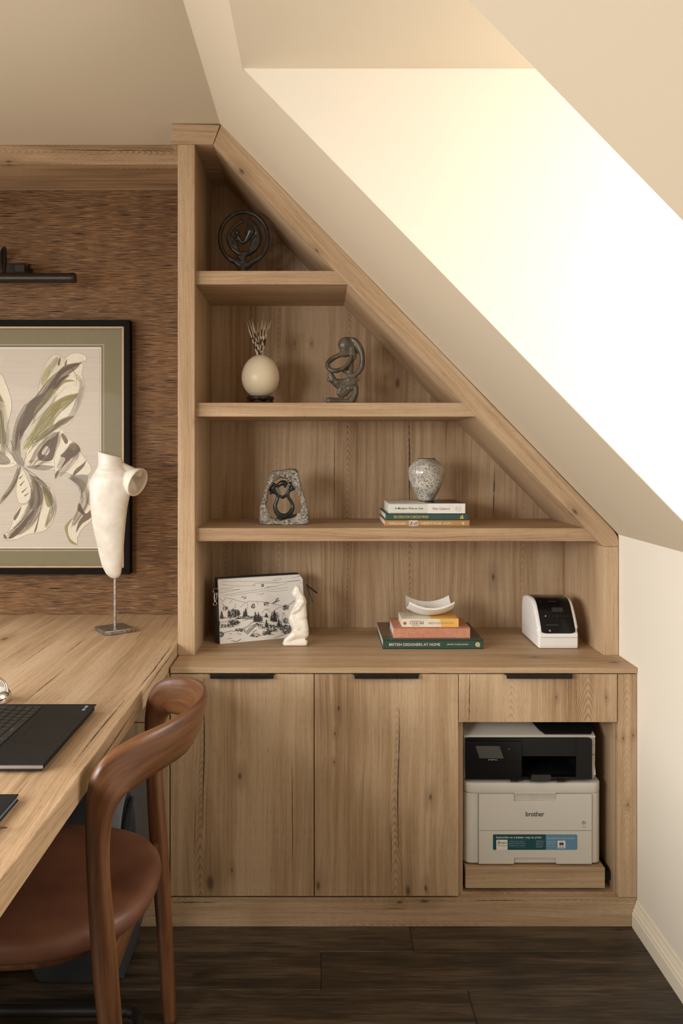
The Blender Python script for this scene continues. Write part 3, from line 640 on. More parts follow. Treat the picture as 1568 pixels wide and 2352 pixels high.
obj('rod', box(X(261.2, yb), X(266.8, yb), yb-.004, yb+.004, .8095, Z(1322, yb), .001), PEWTER, bu)
prof = [(1329, 264, 3), (1326, 263, 10), (1318, 261, 17), (1300, 258, 23), (1270, 256, 28), (1235, 254, 33), (1200, 252, 38), (1165, 252, 42), (1135, 254, 46), (1112, 255, 48), (1097, 256, 46), (1084, 257, 38), (1074, 256, 31), (1064, 255, 28), (1052, 253, 27), (1043, 252, 26.5)]
bm = bmesh.new(); rings = []
for py, cx, hw in prof:
    t = max(0, (1329-py)/285); d = .62 if py > 1080 else .9
    rings.append([bm.verts.new((X(cx, yb)+hw*sb*math.cos(a), yb+hw*sb*d*math.sin(a)-(.010*math.sin(t*3.1)), Z(py, yb)+(.010*(-math.cos(a)) if py < 1046 else 0))) for a in [2*math.pi*j/36 for j in range(36)]])
for a, b in zip(rings, rings[1:]):
    for j in range(36): bm.faces.new((a[j], a[(j+1) % 36], b[(j+1) % 36], b[j]))
bm.faces.new(list(reversed(rings[0]))); bm.faces.new(rings[-1])
cap2(bm, P(268, 1070, yb+.006), P(294, 1082, yb+.012), .022, .016); cap2(bm, P(276, 1073, yb), P(318, 1087, yb+.004), .019, .012); cap2(bm, P(290, 1100, yb+.006), P(306, 1122, yb+.006), .020, .014); cap2(bm, P(236, 1103, yb), P(222, 1106, yb), .026, .020)
ell(bm, P(238, 1130, yb-.014), (.026, .014, .03)); ell(bm, P(272, 1132, yb-.014), (.026, .014, .03))
_ax = Vector((.86, -.38, -.34)).normalized(); lathe([(.022, -.03), (.036, -.004), (.044, .014), (.0490, .030), (.0490, .036), (.0435, .036), (.038, .018), (.028, .0), (.012, -.012)], P(316, 1108, yb-.008)-_ax*.033, 32, bm=bm, axis=_ax); cap2(bm, P(262, 1082, yb+.004), P(288, 1088, yb+.006), .028, .024)
b_ = remesh(obj('torso', bm, ALAB.m, bu), .0024, 5)

# ================================================================== OBJECTS ON THE SHELVES
BRZ = stone('dark_patinated_stone', (.016, .013, .010), (.050, .042, .032), .30, 60, .15)
BRZ2 = stone('brown_soapstone', (.060, .048, .034), (.155, .130, .095), .33, 40, .12)
# -- ring sculpture, top shelf
ys = 2.63; zs = 1.954
def Q3(x, y, dy=0): return P(400+x/3.409, 380+y/3.409, ys+dy)
rs = thing('ring_sculpture', 'dark openwork disc sculpture with a family inside, on the top shelf', 'sculpture', (Q3(540, 560).x, ys, zs+.0003))
bm = bmesh.new()
pts = [(545+188*math.cos(a), 570+205*math.sin(a)) for a in [2*math.pi*k/14 for k in range(14)]]
tube([Q3(*p) for p in pts], .0072, 10, 64, bm=bm, closed=True, hint=(0, 1, 0))
tube([Q3(*p) for p in ((545, 432), (470, 480), (424, 560), (450, 640), (510, 690), (570, 692), (630, 650), (660, 570), (630, 480), (580, 425))], [.006, .006, .007, .008, .008, .009, .010, .012, .011, .007], 10, 60, bm=bm, hint=(0, 1, 0))
for a, b, r0, r1 in (((590, 440), (600, 520), .008, .018), ((600, 520), (560, 590), .018, .008), ((450, 570), (480, 620), .008, .010), ((560, 590), (535, 610), .008, .005), ((500, 560), (530, 605), .009, .006), ((480, 620), (500, 675), .008, .006), ((640, 580), (600, 660), .014, .009), ((540, 690), (535, 760), .010, .012)):
    cap2(bm, Q3(*a), Q3(*b), r0, r1)
ell(bm, Q3(492, 525), (.0095, .009, .009)); ell(bm, Q3(570, 530), (.009, .008, .010)); ell(bm, Q3(520, 720), (.014, .012, .010))
cap2(bm, Q3(430, 720), Q3(520, 785), .007, .012); cap2(bm, Q3(660, 720), Q3(570, 785), .007, .012)
zb_ = zs+.0005; c0 = Q3(530, 600)
bm_box(bm, c0.x-.052, c0.x+.050, ys-.028, ys+.028, zb_, zb_+.022, .006, 2); cap2(bm, (c0.x, ys, zb_+.02), Q3(540, 790), .022, .014)
o = remesh(obj('carving', bm, BRZ, rs), .0022, 2)
# -- egg with quills
ye = 2.64; se = ye/F
eg = thing('egg_vase', 'cream ostrich egg holding striped porcupine quills, on a carved stand', 'ornament', (X(598, ye), ye, 1.5418))
EGGM = NT('ostrich_egg', .34, spec=.45); _n = EGGM.noise(EGGM.pos(), 420, 2); EGGM.col((.80, .70, .52)); EGGM.bump(_n, .06, .0005)
cz = Z(864.5, ye); bm = bmesh.new(); ell(bm, (X(598, ye), ye, cz), (43.3*se, 43.3*se, 49.5*se), seg=48)
for v in bm.verts:
    t = (v.co.z-cz)/(48*se); f = 1-.05*t; v.co.x = X(598, ye)+(v.co.x-X(598, ye))*f; v.co.y = ye+(v.co.y-ye)*f
obj('egg', bm, EGGM.m, eg, 180)
DWOOD = walnut('dark_rosewood', (.012, .006, .004), (.055, .024, .012))
bm = lathe([(.020, .0185), (.040, .0185), (.0455, .022), (.0465, .027), (.044, .0315), (.036, .0315), (.030, .028), (.022, .026)], (X(598, ye), ye, 1.5418), 40, cap=True)
for k in range(6):
    a = k*math.pi/3+.3; c = Vector((X(598, ye)+.036*math.cos(a), ye+.036*math.sin(a), 1.5418))
    bm_loft(bm, [(c+Vector((0, 0, .019)), (0, 0, 1), .006, .007), (c+Vector((.004*math.cos(a), .004*math.sin(a), .010)), (0, 0, 1), .006, .006), (c+Vector((.012*math.cos(a), .012*math.sin(a), .0045)), (0, 0, 1), .0042, .006)], 10, 10)
for k in range(6):
    a = k*math.pi/3+.3; b = a+math.pi/3
    tube([(X(598, ye)+.040*math.cos(q), ye+.040*math.sin(q), 1.5418+z) for q, z in ((a, .017), ((a+b)/2, .010), (b, .017))], .0032, 8, 10, bm=bm)
obj('stand', bm, DWOOD, eg, 50)
QW = plain('quill_cream', (.66, .56, .42), .4, bump=0); QD = plain('quill_dark', (.030, .018, .014), .4, bump=0)
tops = [(567, 741), (572, 735), (577, 730), (581, 741), (576, 748), (592, 742), (597, 750), (602, 735), (606, 747), (610, 737), (617, 741), (623, 734), (612, 752), (588, 757), (600, 762), (584, 752), (570, 756), (619, 750)]
for i, (tx, ty) in enumerate(tops):
    base = P(598+(tx-596)*.17+random.uniform(-3, 3), 822, ye+random.uniform(-.006, .006)); top = P(tx, ty, ye+random.uniform(-.035, .035)); base.z = cz+46*se
    bm = bmesh.new(); cuts = sorted([0, 1]+[random.uniform(.08, .22), random.uniform(.28, .38), random.uniform(.42, .5), random.uniform(.55, .62), random.uniform(.66, .82)])
    d = top-base; fi = 0
    for k in range(len(cuts)-1):
        a, b = cuts[k], cuts[k+1]; r = lambda t: .0022*(1-t)**.6*(.6+.4*min(1, t*6+.3))+.0003
        n0 = len(bm.faces); bm_loft(bm, [(base+d*a, (1, .2, 0), r(a), r(a)), (base+d*b, (1, .2, 0), r(b), r(b))], 1, 6)
        bm.faces.ensure_lookup_table()
        for f in bm.faces[n0:]: f.material_index = (k+i) % 2 if k < 5 else 0
    obj('quill', bm, [QW, QD], eg)
# -- knotted figure
yk = 2.62
def K(x, y, dy=0): return P(480+x/3.733, 720+y/3.733, yk+dy)
kn = thing('knot_sculpture', 'brown soapstone abstract figure of looping limbs, right of the ostrich egg', 'sculpture', (K(1150, 750).x, yk, 1.5418))
bm = bmesh.new()
ell(bm, K(1172, 268), (.0265, .020, .0262), (0, R(-30), 0), 28)
bm_loft(bm, [(K(1195, 208), (0, 1, 0), .006, .003), (K(1245, 235), (0, 1, 0), .016, .010), (K(1290, 300), (0, 1, 0), .018, .012), (K(1312, 380), (0, 1, 0), .016, .009), (K(1300, 470), (0, 1, 0), .013, .010), (K(1245, 535), (0, 1, 0), .010, .008), (K(1180, 580), (0, 1, 0), .010, .008), (K(1135, 630), (0, 1, 0), .010, .008), (K(1115, 690), (0, 1, 0), .008, .007)], 50, 14)
bm_loft(bm, [(K(1130, 352, .008), (0, 1, 0), .010, .008), (K(1060, 385, .010), (0, 1, 0), .012, .009), (K(1016, 430), (0, 1, 0), .011, .008), (K(1030, 475, -.012), (0, 1, 0), .010, .008), (K(1080, 492, -.018), (0, 1, 0), .010, .008), (K(1150, 470, -.018), (0, 1, 0), .010, .007), (K(1200, 420, -.014), (0, 1, 0), .010, .007), (K(1222, 360, -.008), (0, 1, 0), .008, .006)], 44, 12)
bm_loft(bm, [(K(1120, 345, -.004), (0, 1, 0), .012, .010), (K(1160, 345, -.004), (0, 1, 0), .012, .012), (K(1215, 330, .006), (0, 1, 0), .014, .014)], 12, 12)
cap2(bm, K(1225, 360), K(1205, 500), .0085, .012); cap2(bm, K(1160, 490), K(1212, 520), .008, .009); cap2(bm, K(1240, 350), K(1245, 385, -.006), .009, .006); cap2(bm, K(1222, 300), K(1235, 350), .017, .013)
cap2(bm, K(1040, 520), K(1060, 570), .010, .013); cap2(bm, K(1020, 566), K(1090, 590), .005, .013); cap2(bm, K(1060, 570), K(1110, 625), .012, .011); cap2(bm, K(1080, 590), K(1200, 575), .010, .009)
cap2(bm, K(1200, 570), K(1285, 566), .012, .004); cap2(bm, K(1160, 630), K(1240, 600), .011, .012); cap2(bm, K(1130, 690), K(1200, 640), .009, .010); cap2(bm, K(1200, 640), K(1262, 632), .012, .008)
bm_loft(bm, [(K(1262, 630), (0, 1, 0), .012, .007), (K(1255, 680), (0, 1, 0), .014, .010), (K(1232, 725), (0, 1, 0), .015, .012), (K(1205, 775), (0, 1, 0), .018, .013)], 20, 12)
cap2(bm, K(1112, 680), K(1130, 715), .008, .007); cap2(bm, K(1135, 715), K(1190, 672), .007, .007)
cap2(bm, K(1026, 745), K(1100, 750), .011, .010); cap2(bm, K(1100, 752), K(1200, 765), .010, .012)
zk = 1.5420; bm_box(bm, K(1020, 0).x, K(1232, 0).x, yk-.022, yk+.022, zk, zk+.012, .005, 2); cap2(bm, K(1040, 752), (K(1040, 0).x, yk, zk+.010), .010, .010); cap2(bm, K(1200, 765), (K(1190, 0).x, yk, zk+.012), .013, .012)
remesh(obj('carving', bm, BRZ2, kn), .0019, 2)
# -- stone with embracing figures
yt = 2.60
def S(x, y, dy=0): return P(560+x/7.84, 1050+y/7.84, yt+dy)
t = NT('rough_grey_stone', .8); _p = t.pos(); n1 = t.noise(_p, 140, 5, .7); n2 = t.noise(_p, 22, 3)
_x, _y, _z = t.sep(_p); chis = t.rng(t.math('SINE', t.add(t.mul(_z, 2100.0), t.mul(_x, 900.0))), .2, .9)
msk = t.rng(t.noise(_p, 34, 1), .50, .56); c = t.ramp(n1, [(.36, (.040, .032, .024)), (.5, (.20, .175, .14)), (.62, (.52, .48, .41))]); c = t.mix(t.rng(n2, .35, .65, 0, .5), c, (.13, .10, .075))
c = t.mix(t.mul(t.mul(chis, msk), .7), c, (.62, .58, .50)); t.col(c); t.bump(n1, .5, .002); ROUGH = t.m
zs3 = 1.1497
st = thing('stone_sculpture', 'rough grey stone arch with two black embracing figures in its opening', 'sculpture', (S(700, 700).x, yt, zs3))
out = [(270, 1110), (300, 850), (370, 600), (440, 380), (520, 240), (720, 230), (800, 205), (950, 215), (985, 320), (1040, 560), (1110, 800), (1175, 1000), (1160, 1222), (320, 1222)]
inn = [(430, 660), (470, 540), (540, 440), (620, 390), (700, 378), (790, 400), (860, 460), (930, 600), (1000, 750), (1026, 880), (1010, 980), (940, 1060), (800, 1110), (650, 1130), (520, 1095), (440, 1000), (415, 880), (415, 760)]
def polar(poly, c, n):
    res = []
    for k in range(n):
        a = 2*math.pi*k/n; d = (math.cos(a), math.sin(a)); best = 0
        for i in range(len(poly)):
            (x1, y1), (x2, y2) = poly[i], poly[(i+1) % len(poly)]; ex, ey = x2-x1, y2-y1; den = d[0]*ey-d[1]*ex
            if abs(den) < 1e-9: continue
            tt = ((x1-c[0])*ey-(y1-c[1])*ex)/den; u = ((x1-c[0])*d[1]-(y1-c[1])*d[0])/den
            if tt > 0 and -1e-6 <= u <= 1+1e-6: best = max(best, tt)
        res.append((c[0]+d[0]*best, c[1]+d[1]*best))
    return res
N = 72; po = polar(out, (715, 780), N); pi_ = polar(smoothpoly(inn), (715, 780), N); bm = bmesh.new(); rings = []
for k in range(N):
    o_, i_ = po[k], pi_[k]; L = lambda f: (o_[0]+(i_[0]-o_[0])*f, o_[1]+(i_[1]-o_[1])*f)
    pr = [(0, -.020), (.12, -.029), (.8, -.027), (1, -.020), (1, .020), (.8, .027), (.12, .029), (0, .020)]
    rings.append([bm.verts.new(S(*L(f), dy)) for f, dy in pr])
for k in range(N):
    a, b = rings[k], rings[(k+1) % N]
    for j in range(8): bm.faces.new((a[j], a[(j+1) % 8], b[(j+1) % 8], b[j]))
bmesh.ops.subdivide_edges(bm, edges=bm.edges[:], cuts=1, use_grid_fill=True)
for v in bm.verts:
    q = mnoise.noise_vector(v.co*55)*.0028+mnoise.noise_vector(v.co*140)*.0012; v.co += q
    v.co.z = max(v.co.z, zs3+.0003)
mz = min(v.co.z for v in bm.verts)
obj('stone_block', bm, ROUGH, st, 30)
BLKS = stone('polished_black_stone', (.010, .011, .010), (.028, .030, .027), .2, 90, .05); GREYS = stone('textured_grey_stone', (.07, .065, .055), (.22, .205, .175), .8, 200, .5)
bm = bmesh.new()
tb = lambda pts, r: tube([S(*p) for p in pts], [q*1.22 for q in r], 10, 40, bm=bm, hint=(0, 1, 0))
tb([(490, 470), (500, 560), (590, 640), (612, 720), (575, 830), (560, 900), (590, 990), (650, 1050), (720, 1068), (800, 1040), (860, 960), (878, 880), (850, 800), (800, 720), (790, 650), (830, 590)], [.006, .006, .006, .0045, .0050, .0055, .0065, .0075, .008, .0075, .0065, .0050, .0045, .0042, .0048, .005])
tb([(455, 600), (500, 560), (560, 520)], [.008, .008, .005]); tb([(470, 660), (520, 630), (590, 660)], [.003, .0045, .003]); tb([(830, 600), (870, 580), (920, 560)], [.003, .0045, .003]); tb([(800, 560), (860, 500), (850, 430), (800, 450)], [.004, .004, .007, .006]); tb([(860, 500), (900, 540)], [.003, .004])
tb([(600, 540), (640, 490), (700, 462), (750, 490), (745, 550)], [.004, .006, .0075, .007, .004]); tb([(640, 690), (690, 725), (740, 700), (770, 660)], [.003, .0042, .0042, .003]); tb([(590, 1070), (700, 1100), (830, 1070), (960, 1040)], [.004, .006, .005, .003]); tb([(500, 480), (560, 510), (620, 530)], [.006, .005, .004])
obj('figures', bm, BLKS, st, 180)
bm = bmesh.new(); tube([S(575, 545, -.006), S(620, 610, -.006), S(650, 670, -.005)], [.0052, .005, .003], 10, 12, bm=bm); tube([S(805, 500, -.006), S(775, 590, -.006), S(745, 660, -.005)], [.006, .0055, .003], 10, 12, bm=bm); obj('arms', bm, GREYS, st, 180)
# -- books
def bookmat(n, c, r=.5): return plain(n, c, r, var=.03, bump=0)
def book(label, cover, x0, x1, y0, dep, z0, h, top=None, skew=0.0, soft=False, group=None, rot=0.0):
    b = thing('book', label, 'book', (x0, y0, z0), group)
    tc = .0012 if soft else .0024; e = 0 if soft else .003
    def sk(bm):
        c = Vector(((x0+x1)/2, y0, 0))
        if rot: bmesh.ops.rotate(bm, verts=bm.verts, cent=c, matrix=Matrix.Rotation(rot, 3, 'Z'))
        return bm
    bm = box(x0, x1, y0, y0+dep, z0, z0+tc, .0003); bm_box(bm, x0, x1, y0, y0+dep, z0+h-tc, z0+h, .0003); bm_box(bm, x0, x1, y0, y0+tc, z0+.0003, z0+h-.0003, .0009, 2)
    obj('cover', sk(bm), cover, b)
    obj('pages', sk(box(x0+e, x1-e, y0+tc+.0002, y0+dep-e, z0+tc+.0001, z0+h-tc-.0001)), PAGES, b)
    if top: 
        for (a, c_, m) in top: obj('cover_print', sk(box(x0+(x1-x0)*a, x0+(x1-x0)*c_, y0+.001, y0+dep-.0005, z0+h+.00002, z0+h+.0003)), m, b)
    return b, sk
tp = NT('book_pages', .8); _x, _y, _z = tp.sep(tp.pos()); tp.col(tp.mix(tp.rng(tp.math('SINE', tp.mul(_z, 5200.0)), -1, 1, 0, .35), (.80, .76, .67), (.45, .41, .34))); PAGES = tp.m
TAN = bookmat('ochre_cover', (.46, .26, .10)); TEAL = bookmat('dark_green_cover', (.030, .075, .062)); PALE = bookmat('pale_grey_cover', (.66, .67, .61)); WHT = bookmat('white_cover', (.78, .75, .71)); DARKP = bookmat('dark_photo', (.035, .026, .022), .3)
TXW = bookmat('cream_print', (.80, .74, .60)); TXK = bookmat('black_print', (.02, .02, .02)); TXG = bookmat('gold_print', (.62, .44, .13)); TXGR = bookmat('grey_print', (.12, .12, .12))
yk3 = 2.524; s3 = yk3/F; zt = zs3
b, _ = book('ochre spined book at the bottom of the stack under the vase', TAN, X(883, yk3), X(1078, yk3), yk3, .235, zt, .0195)
yy = yk3-.0002
zc_ = zt+.0098
obj('lettering', bmtext('Selina Lake', X(893.5, yk3), X(931, yk3), zc_, yy, .0078), TXW, b); obj('lettering', bmtext('HERITAGE', X(968, yk3), X(1013.5, yk3), zc_, yy, .0080), TXW, b, ); obj('lettering', bmtext('style', X(1017, yk3), X(1036, yk3), zc_-.0004, yy, .0088), TXW, b)
pn = obj('photo_panel', box(X(939, yk3), X(959, yk3), yk3-.0003, yk3+.0005, zt+.0008, zt+.0188), bookmat('pink_panel', (.62, .50, .44)), b)
bm = bmesh.new()
for k in range(14):
    u = random.uniform(941, 956); v = random.uniform(.002, .016); bm_box(bm, X(u, yk3), X(u+random.uniform(.8, 3), yk3), yk3-.0005, yk3-.0003, zt+v, zt+v+random.uniform(.0008, .003))
obj('photo_marks', bm, TXK, pn)
def diamond(cx, cz, r, y): return prism([(cx-r, cz), (cx, cz-r), (cx+r, cz), (cx, cz+r)], y-.0003, y, 'y')
obj('emblem', diamond(X(1063, yk3), zc_, .0032, yy+.0001), TXW, b)
bm = bmesh.new()
for sx, sz in ((1, 1), (1, -1), (-1, 1), (-1, -1)): cx = X(1063, yk3); bm_prism(bm, [(cx+sx*.0062, zc_), (cx, zc_+sz*.0062), (cx, zc_+sz*.0055), (cx+sx*.0055, zc_)], yy-.0003, yy, 'y')
obj('emblem', bm, TXW, b)
zt += .0197
b, _ = book('dark green thin book, middle of the stack under the vase', TEAL, X(885, yk3), X(1074, yk3), yk3+.0005, .245, zt, .0212)
zc_ = zt+.0104; yy = yk3+.0003
obj('lettering', bmtext('BIG IDEAS FOR CURIOUS MINDS', X(904.5, yk3), X(983.5, yk3), zc_, yy, .0085, bold=.012), TXG, b); bm = bmesh.new()
for a, c_, d, e_ in ((1056, 1060, -.006, -.002), (1060.5, 1064, -.006, .001), (1057, 1060, -.001, .002), (1058.5, 1060, .002, .004), (1060.5, 1063, .002, .0062)): bm_box(bm, X(a, yk3), X(c_, yk3), yy-.0003, yy, zc_+d, zc_+e_)
obj('emblem', bm, TXG, b)
zt += .0214
b, _ = book('pale grey and white book on top of the stack, directly beneath the vase', PALE, X(892.5, yk3), X(1068.5, yk3), yk3+.002, .215, zt, .0318, top=((.50, 1.0, DARKP),), soft=False)
yy = yk3+.0018; zc_ = zt+.0157
obj('spine_panel', box(X(982, yk3), X(1068.3, yk3), yy-.0001, yy+.0005, zt+.0004, zt+.0314), WHT, b)
obj('lettering', bmtext('A Modern Way to Live', X(906.5, yk3), X(971.5, yk3), zc_-.0005, yy, .0088, bold=.02), TXK, b); obj('lettering', bmtext('Matt Gibberd', X(993.5, yk3), X(1032, yk3), zc_-.0005, yy-.0002, .0075), TXGR, b)
bm = bmesh.new(); cx, cz_ = X(1052.5, yk3), zc_
for k in range(28):
    a, a2 = 2*math.pi*k/28, 2*math.pi*(k+1)/28; e = lambda a, r: (cx+.0086*r*math.cos(a), cz_+.0076*r*math.sin(a)); bm_prism(bm, [e(a, 1), e(a2, 1), e(a2, .93), e(a, .93)], yy-.0004, yy-.0002, 'y')
    e = lambda a, r: (cx-.001+.0050*r*math.cos(a), cz_+.0022*r*math.sin(a)*(1+.3*math.cos(a))); bm_prism(bm, [e(a, 1), e(a2, 1), e(a2, .84), e(a, .84)], yy-.0004, yy-.0002, 'y')
obj('emblem', bm, TXGR, b)
ztop3 = zt+.0318
# -- speckled vase
yv = 2.640; sv = yv/F
t = NT('raku_speckle', .22, coat=.5); _p0 = t.pos(); _q = t.sep(_p0); _o = t.mul(t.sub(t.noise(_p0, 240, 3, .7), .5), .010); _p = t.comb(t.add(_q[0], _o), t.add(_q[1], _o), t.sub(_q[2], _o)); v1 = t.vor(_p, 135); v2 = t.vor(_p, 175); n = t.noise(_p, 30, 3); n2 = t.noise(_p, 260, 2)
spot = t.rng(t.add(v1, t.mul(t.sub(n2, .5), .30)), .20, .42, 1, 0); spot2 = t.rng(v2, .18, .42, .8, 0); mk = t.rng(n, .42, .62)
c = t.mix(t.mul(t.math('MAXIMUM', spot, t.mul(spot2, mk)), .88), (.60, .56, .48), (.050, .045, .040)); c = t.mix(t.mul(mk, .42), c, (.16, .15, .14)); t.col(c)
cx = X(979, yv); z0 = ztop3+.0004; h = Z(1053.5, yv)-z0; pf = [(.0, 15.5), (.03, 17), (.12, 22), (.25, 29), (.4, 35.5), (.52, 39.5), (.64, 41.6), (.74, 41), (.84, 37), (.92, 30), (.975, 22), (1.0, 19.5)]
va = thing('speckled_vase', 'rounded grey and white speckled ceramic vase standing on the book stack', 'vase', (cx, yv, z0))
pv = smoothpoly([(r*sv, f*h) for f, r in pf], 4, False)
inner = [(r-.004, z) for r, z in reversed(pv) if z > .012]
obj('body', lathe(pv+[(pv[-1][0]-.002, h+.0006)]+inner, (cx, yv, z0), 64), t.m, va, 60)
obj('rim', lathe([(19.0*sv, h-.001), (20.6*sv, h-.0012), (20.4*sv, h+.0004), (19.2*sv, h+.0012), (17.2*sv, h+.0004), (17*sv, h-.004)], (cx, yv, z0), 48, cap=False), plain('dark_rim', (.03, .026, .022), .5, bump=0), va, 180)
obj('foot', lathe([(16.6*sv, -.0002), (16.8*sv, .0040), (15*sv, .0042)], (cx, yv, z0), 48), plain('dark_foot', (.035, .035, .03), .5, bump=0), va, 60)
# -- lower compartment books
zt = .7578; y4 = 2.519; s4 = y4/F
GREEN2 = bookmat('bottle_green_cover', (.030, .070, .058), .4)
b, _ = book('bottle green large book at the bottom of the lower stack', GREEN2, X(879, y4), X(1110, y4), y4, .262, zt, .0292, top=((.0, .30, bookmat('brown_photo', (.10, .055, .03), .3)), (.80, 1.0, DARKP)))
yy = y4-.0002; zc_ = zt+.0146
obj('cover_band', box(X(879, y4)+.0005, X(1110, y4)-.0005, y4+.0002, y4+.055, zt+.02955, zt+.0297), GREEN2, b)
obj('lettering', bmtext('BRITISH DESIGNERS AT HOME', X(893.5, y4), X(1010.5, y4), zc_, yy, .0082, bold=.01), TXW, b); obj('lettering', bmtext('JENNY ROSE-INNES', X(1026.5, y4), X(1075, y4), zc_, yy, .0050, bold=.012), TXW, b)
bm = lathe([(.0002, 0), (.0075, 0), (.0075, .0004), (.0002, .0004)], (X(1096.5, y4), yy, zc_), 24, axis=(0, -1, 0)); bm_prism(bm, [(X(1096.5, y4), zc_-.0076), (X(1102.5, y4), zc_-.0078), (X(1100, y4), zc_-.003)], yy-.0004, yy, 'y'); em = obj('emblem', bm, bookmat('pale_gold', (.62, .53, .30)), b)
bm = bmesh.new()
for k in range(5): bm_box(bm, X(1094, y4)+k*.0013, X(1094, y4)+k*.0013+.0005, yy-.0006, yy-.0004, zc_-.002+.0005*(k % 2), zc_+.0035-.0005*(k % 3))
obj('lettering', bm, TXGR, em)
zt += .0299; y5 = 2.537
SAL = NT('salmon_cloth', .6); _n = SAL.noise(SAL.pos(), 60, 4); SAL.col(SAL.mix(SAL.rng(_n, .3, .7), (.50, .205, .125), (.60, .28, .175)))
b, _ = book('salmon pink clothbound book, middle of the lower stack', SAL.m, X(903, y5), X(1079.5, y5), y5, .155, zt, .0345)
for a, c_, dz in ((912, 918, .004), (920, 926, .004), (912, 918, -.006), (920, 926, -.006), (942, 952, .002), (934, 937, -.002), (1055, 1061, -.001), (1056, 1060, .004)):
    obj('lettering', bmtext('H' if dz > 0 else 'D', X(a, y5), X(c_, y5), zt+.0172+dz, y5-.0002, .005), bookmat('faded_pink_print', (.68, .42, .30)) if a == 912 and dz > 0 else bpy.data.materials['faded_pink_print'], b)
zt += .0349; y6 = 2.546
IVO = bookmat('ivory_paperback', (.76, .69, .56)); YEL = bookmat('yellow_cover', (.80, .45, .10))
b, _ = book('white and yellow paperback on top of the lower stack, under the dish', IVO, X(922.6, y6), X(1053, y6), y6, .111, zt, .0262, soft=True, top=((.52, .995, YEL),))
yy = y6-.0002; zc_ = zt+.013
obj('spine_panel', prism([(X(1014, y6), zt+.0004), (X(1052.8, y6), zt+.0004), (X(1052.8, y6), zt+.0258), (X(1009, y6), zt+.0258)], yy-.0001, yy+.0004, 'y'), YEL, b)
obj('lettering', bmtext('MUSSO', X(940.5, y6), X(972, y6), zc_+.0012, yy, .0125, flip=True), TXGR, b); obj('lettering', bmtext('GUILLAUME', X(946, y6), X(963, y6), zc_-.0085, yy, .0034, flip=True), TXGR, b)
obj('lettering', bmtext("L'INCONNUE DE LA SEINE", X(983, y6), X(1042, y6), zc_-.0008, yy-.0002, .0072, flip=True), bookmat('brown_print', (.40, .29, .15)), b)
obj('emblem', lathe([(.0002, 0), (.0052, 0), (.0052, .0004), (.0002, .0004)], (X(929.5, y6), yy, zc_-.001), 20, axis=(0, -1, 0)), bookmat('red_dot', (.50, .11, .06)), b)
bm = bmesh.new()
for k in range(9): 
    u0 = random.uniform(928, 950); v0 = random.uniform(.012, .08); a = Vector((X(u0, y6), y6+v0, zt+.0264)); d = Vector((random.uniform(-.008, .012), random.uniform(-.012, .012), 0)); tube([a, a+d*.5+Vector((.003, .002, 0)), a+d], .0003, 4, 6, bm=bm)
obj('cover_print', bm, TXGR, b)
ztop4 = zt+.0263
# -- curved square dish
yd_ = 2.605; cx = X(986, yd_)
DISH = plain('white_bisque', (.80, .77, .71), .7, var=.02, scale=500, bump=.2)
dm = thing('curved_dish', 'small white square dish with upturned corners on the paperback', 'dish', (cx, yd_, ztop4+.0005))
bm = bmesh.new(); n = 22; hx, hy = .0745, .058; th = .0066; ht = lambda u, v: (.021*u*u+.027*v*v)
def grid(z0):
    return [[bm.verts.new((cx+hx*u*(1-.02*v*v), yd_+hy*v*(1-.03*u*u), ztop4+.0006+z0+ht(u, v))) for u in [-1+2*i/n for i in range(n+1)]] for v in [-1+2*j/n for j in range(n+1)]]
g0, g1 = grid(0), grid(th)
for j in range(n):
    for i in range(n): bm.faces.new((g0[j][i], g0[j+1][i], g0[j+1][i+1], g0[j][i+1])); bm.faces.new((g1[j][i], g1[j][i+1], g1[j+1][i+1], g1[j+1][i]))
for i in range(n):
    for a, b_i in ((0, 0), (n, 1)):
        bm.faces.new((g0[a][i], g0[a][i+1], g1[a][i+1], g1[a][i])); bm.faces.new((g0[i][a], g0[i+1][a], g1[i+1][a], g1[i][a]))
obj('dish_body', bm, DISH, dm, 40)
bm = bmesh.new()
for k in range(26):
    u, v = random.uniform(-.5, .55), random.uniform(-.75, .7); pts = []
    for q in range(5):
        uu_, vv_ = u+random.uniform(-.14, .14), v+random.uniform(-.2, .2); pts.append((cx+hx*uu_, yd_+hy*vv_, ztop4+.0006+th+ht(uu_, vv_)+.0005))
    tube(pts, .00035, 4, 16, bm=bm)
obj('line_drawing', bm, TXGR, dm)
# -- kneeling figurine
yw = 2.575
def W(x, y, dy=0): return P(460+x/4.9, 1300+y/4.9, yw+dy)
CER = NT('white_glazed_ceramic', .22, spec=.5, coat=.4); CER.col((.86, .81, .72))
kf = thing('kneeling_figurine', 'glossy white ceramic figurine kneeling in front of the pouch', 'figurine', (W(1090, 880).x, yw, .7578))
bm = bmesh.new()
cap2(bm, W(1085, 258), W(1080, 310), .0120, .0160); ell(bm, W(1083, 240), (.0065, .0065, .0095)); cap2(bm, W(1048, 300), W(1075, 320), .0075, .0135); cap2(bm, W(1105, 325), W(1138, 385), .0150, .0150)
cap2(bm, W(1128, 400), W(1136, 560), .0170, .0190); cap2(bm, W(1165, 400), W(1160, 470), .0090, .0080); cap2(bm, W(1150, 400, -.012), W(1100, 480, -.018), .0090, .0075); cap2(bm, W(1100, 480, -.018), W(1030, 530, -.006), .0075, .0065); cap2(bm, W(1030, 530, -.006), W(1085, 430, -.006), .0060, .0055)
cap2(bm, W(1085, 480), W(1095, 560), .010, .012)
ell(bm, W(1045, 590), (.0165, .0170, .0185)); cap2(bm, W(1060, 620), W(1100, 680), .019, .021); cap2(bm, W(1150, 620), W(1155, 720), .0165, .0195)
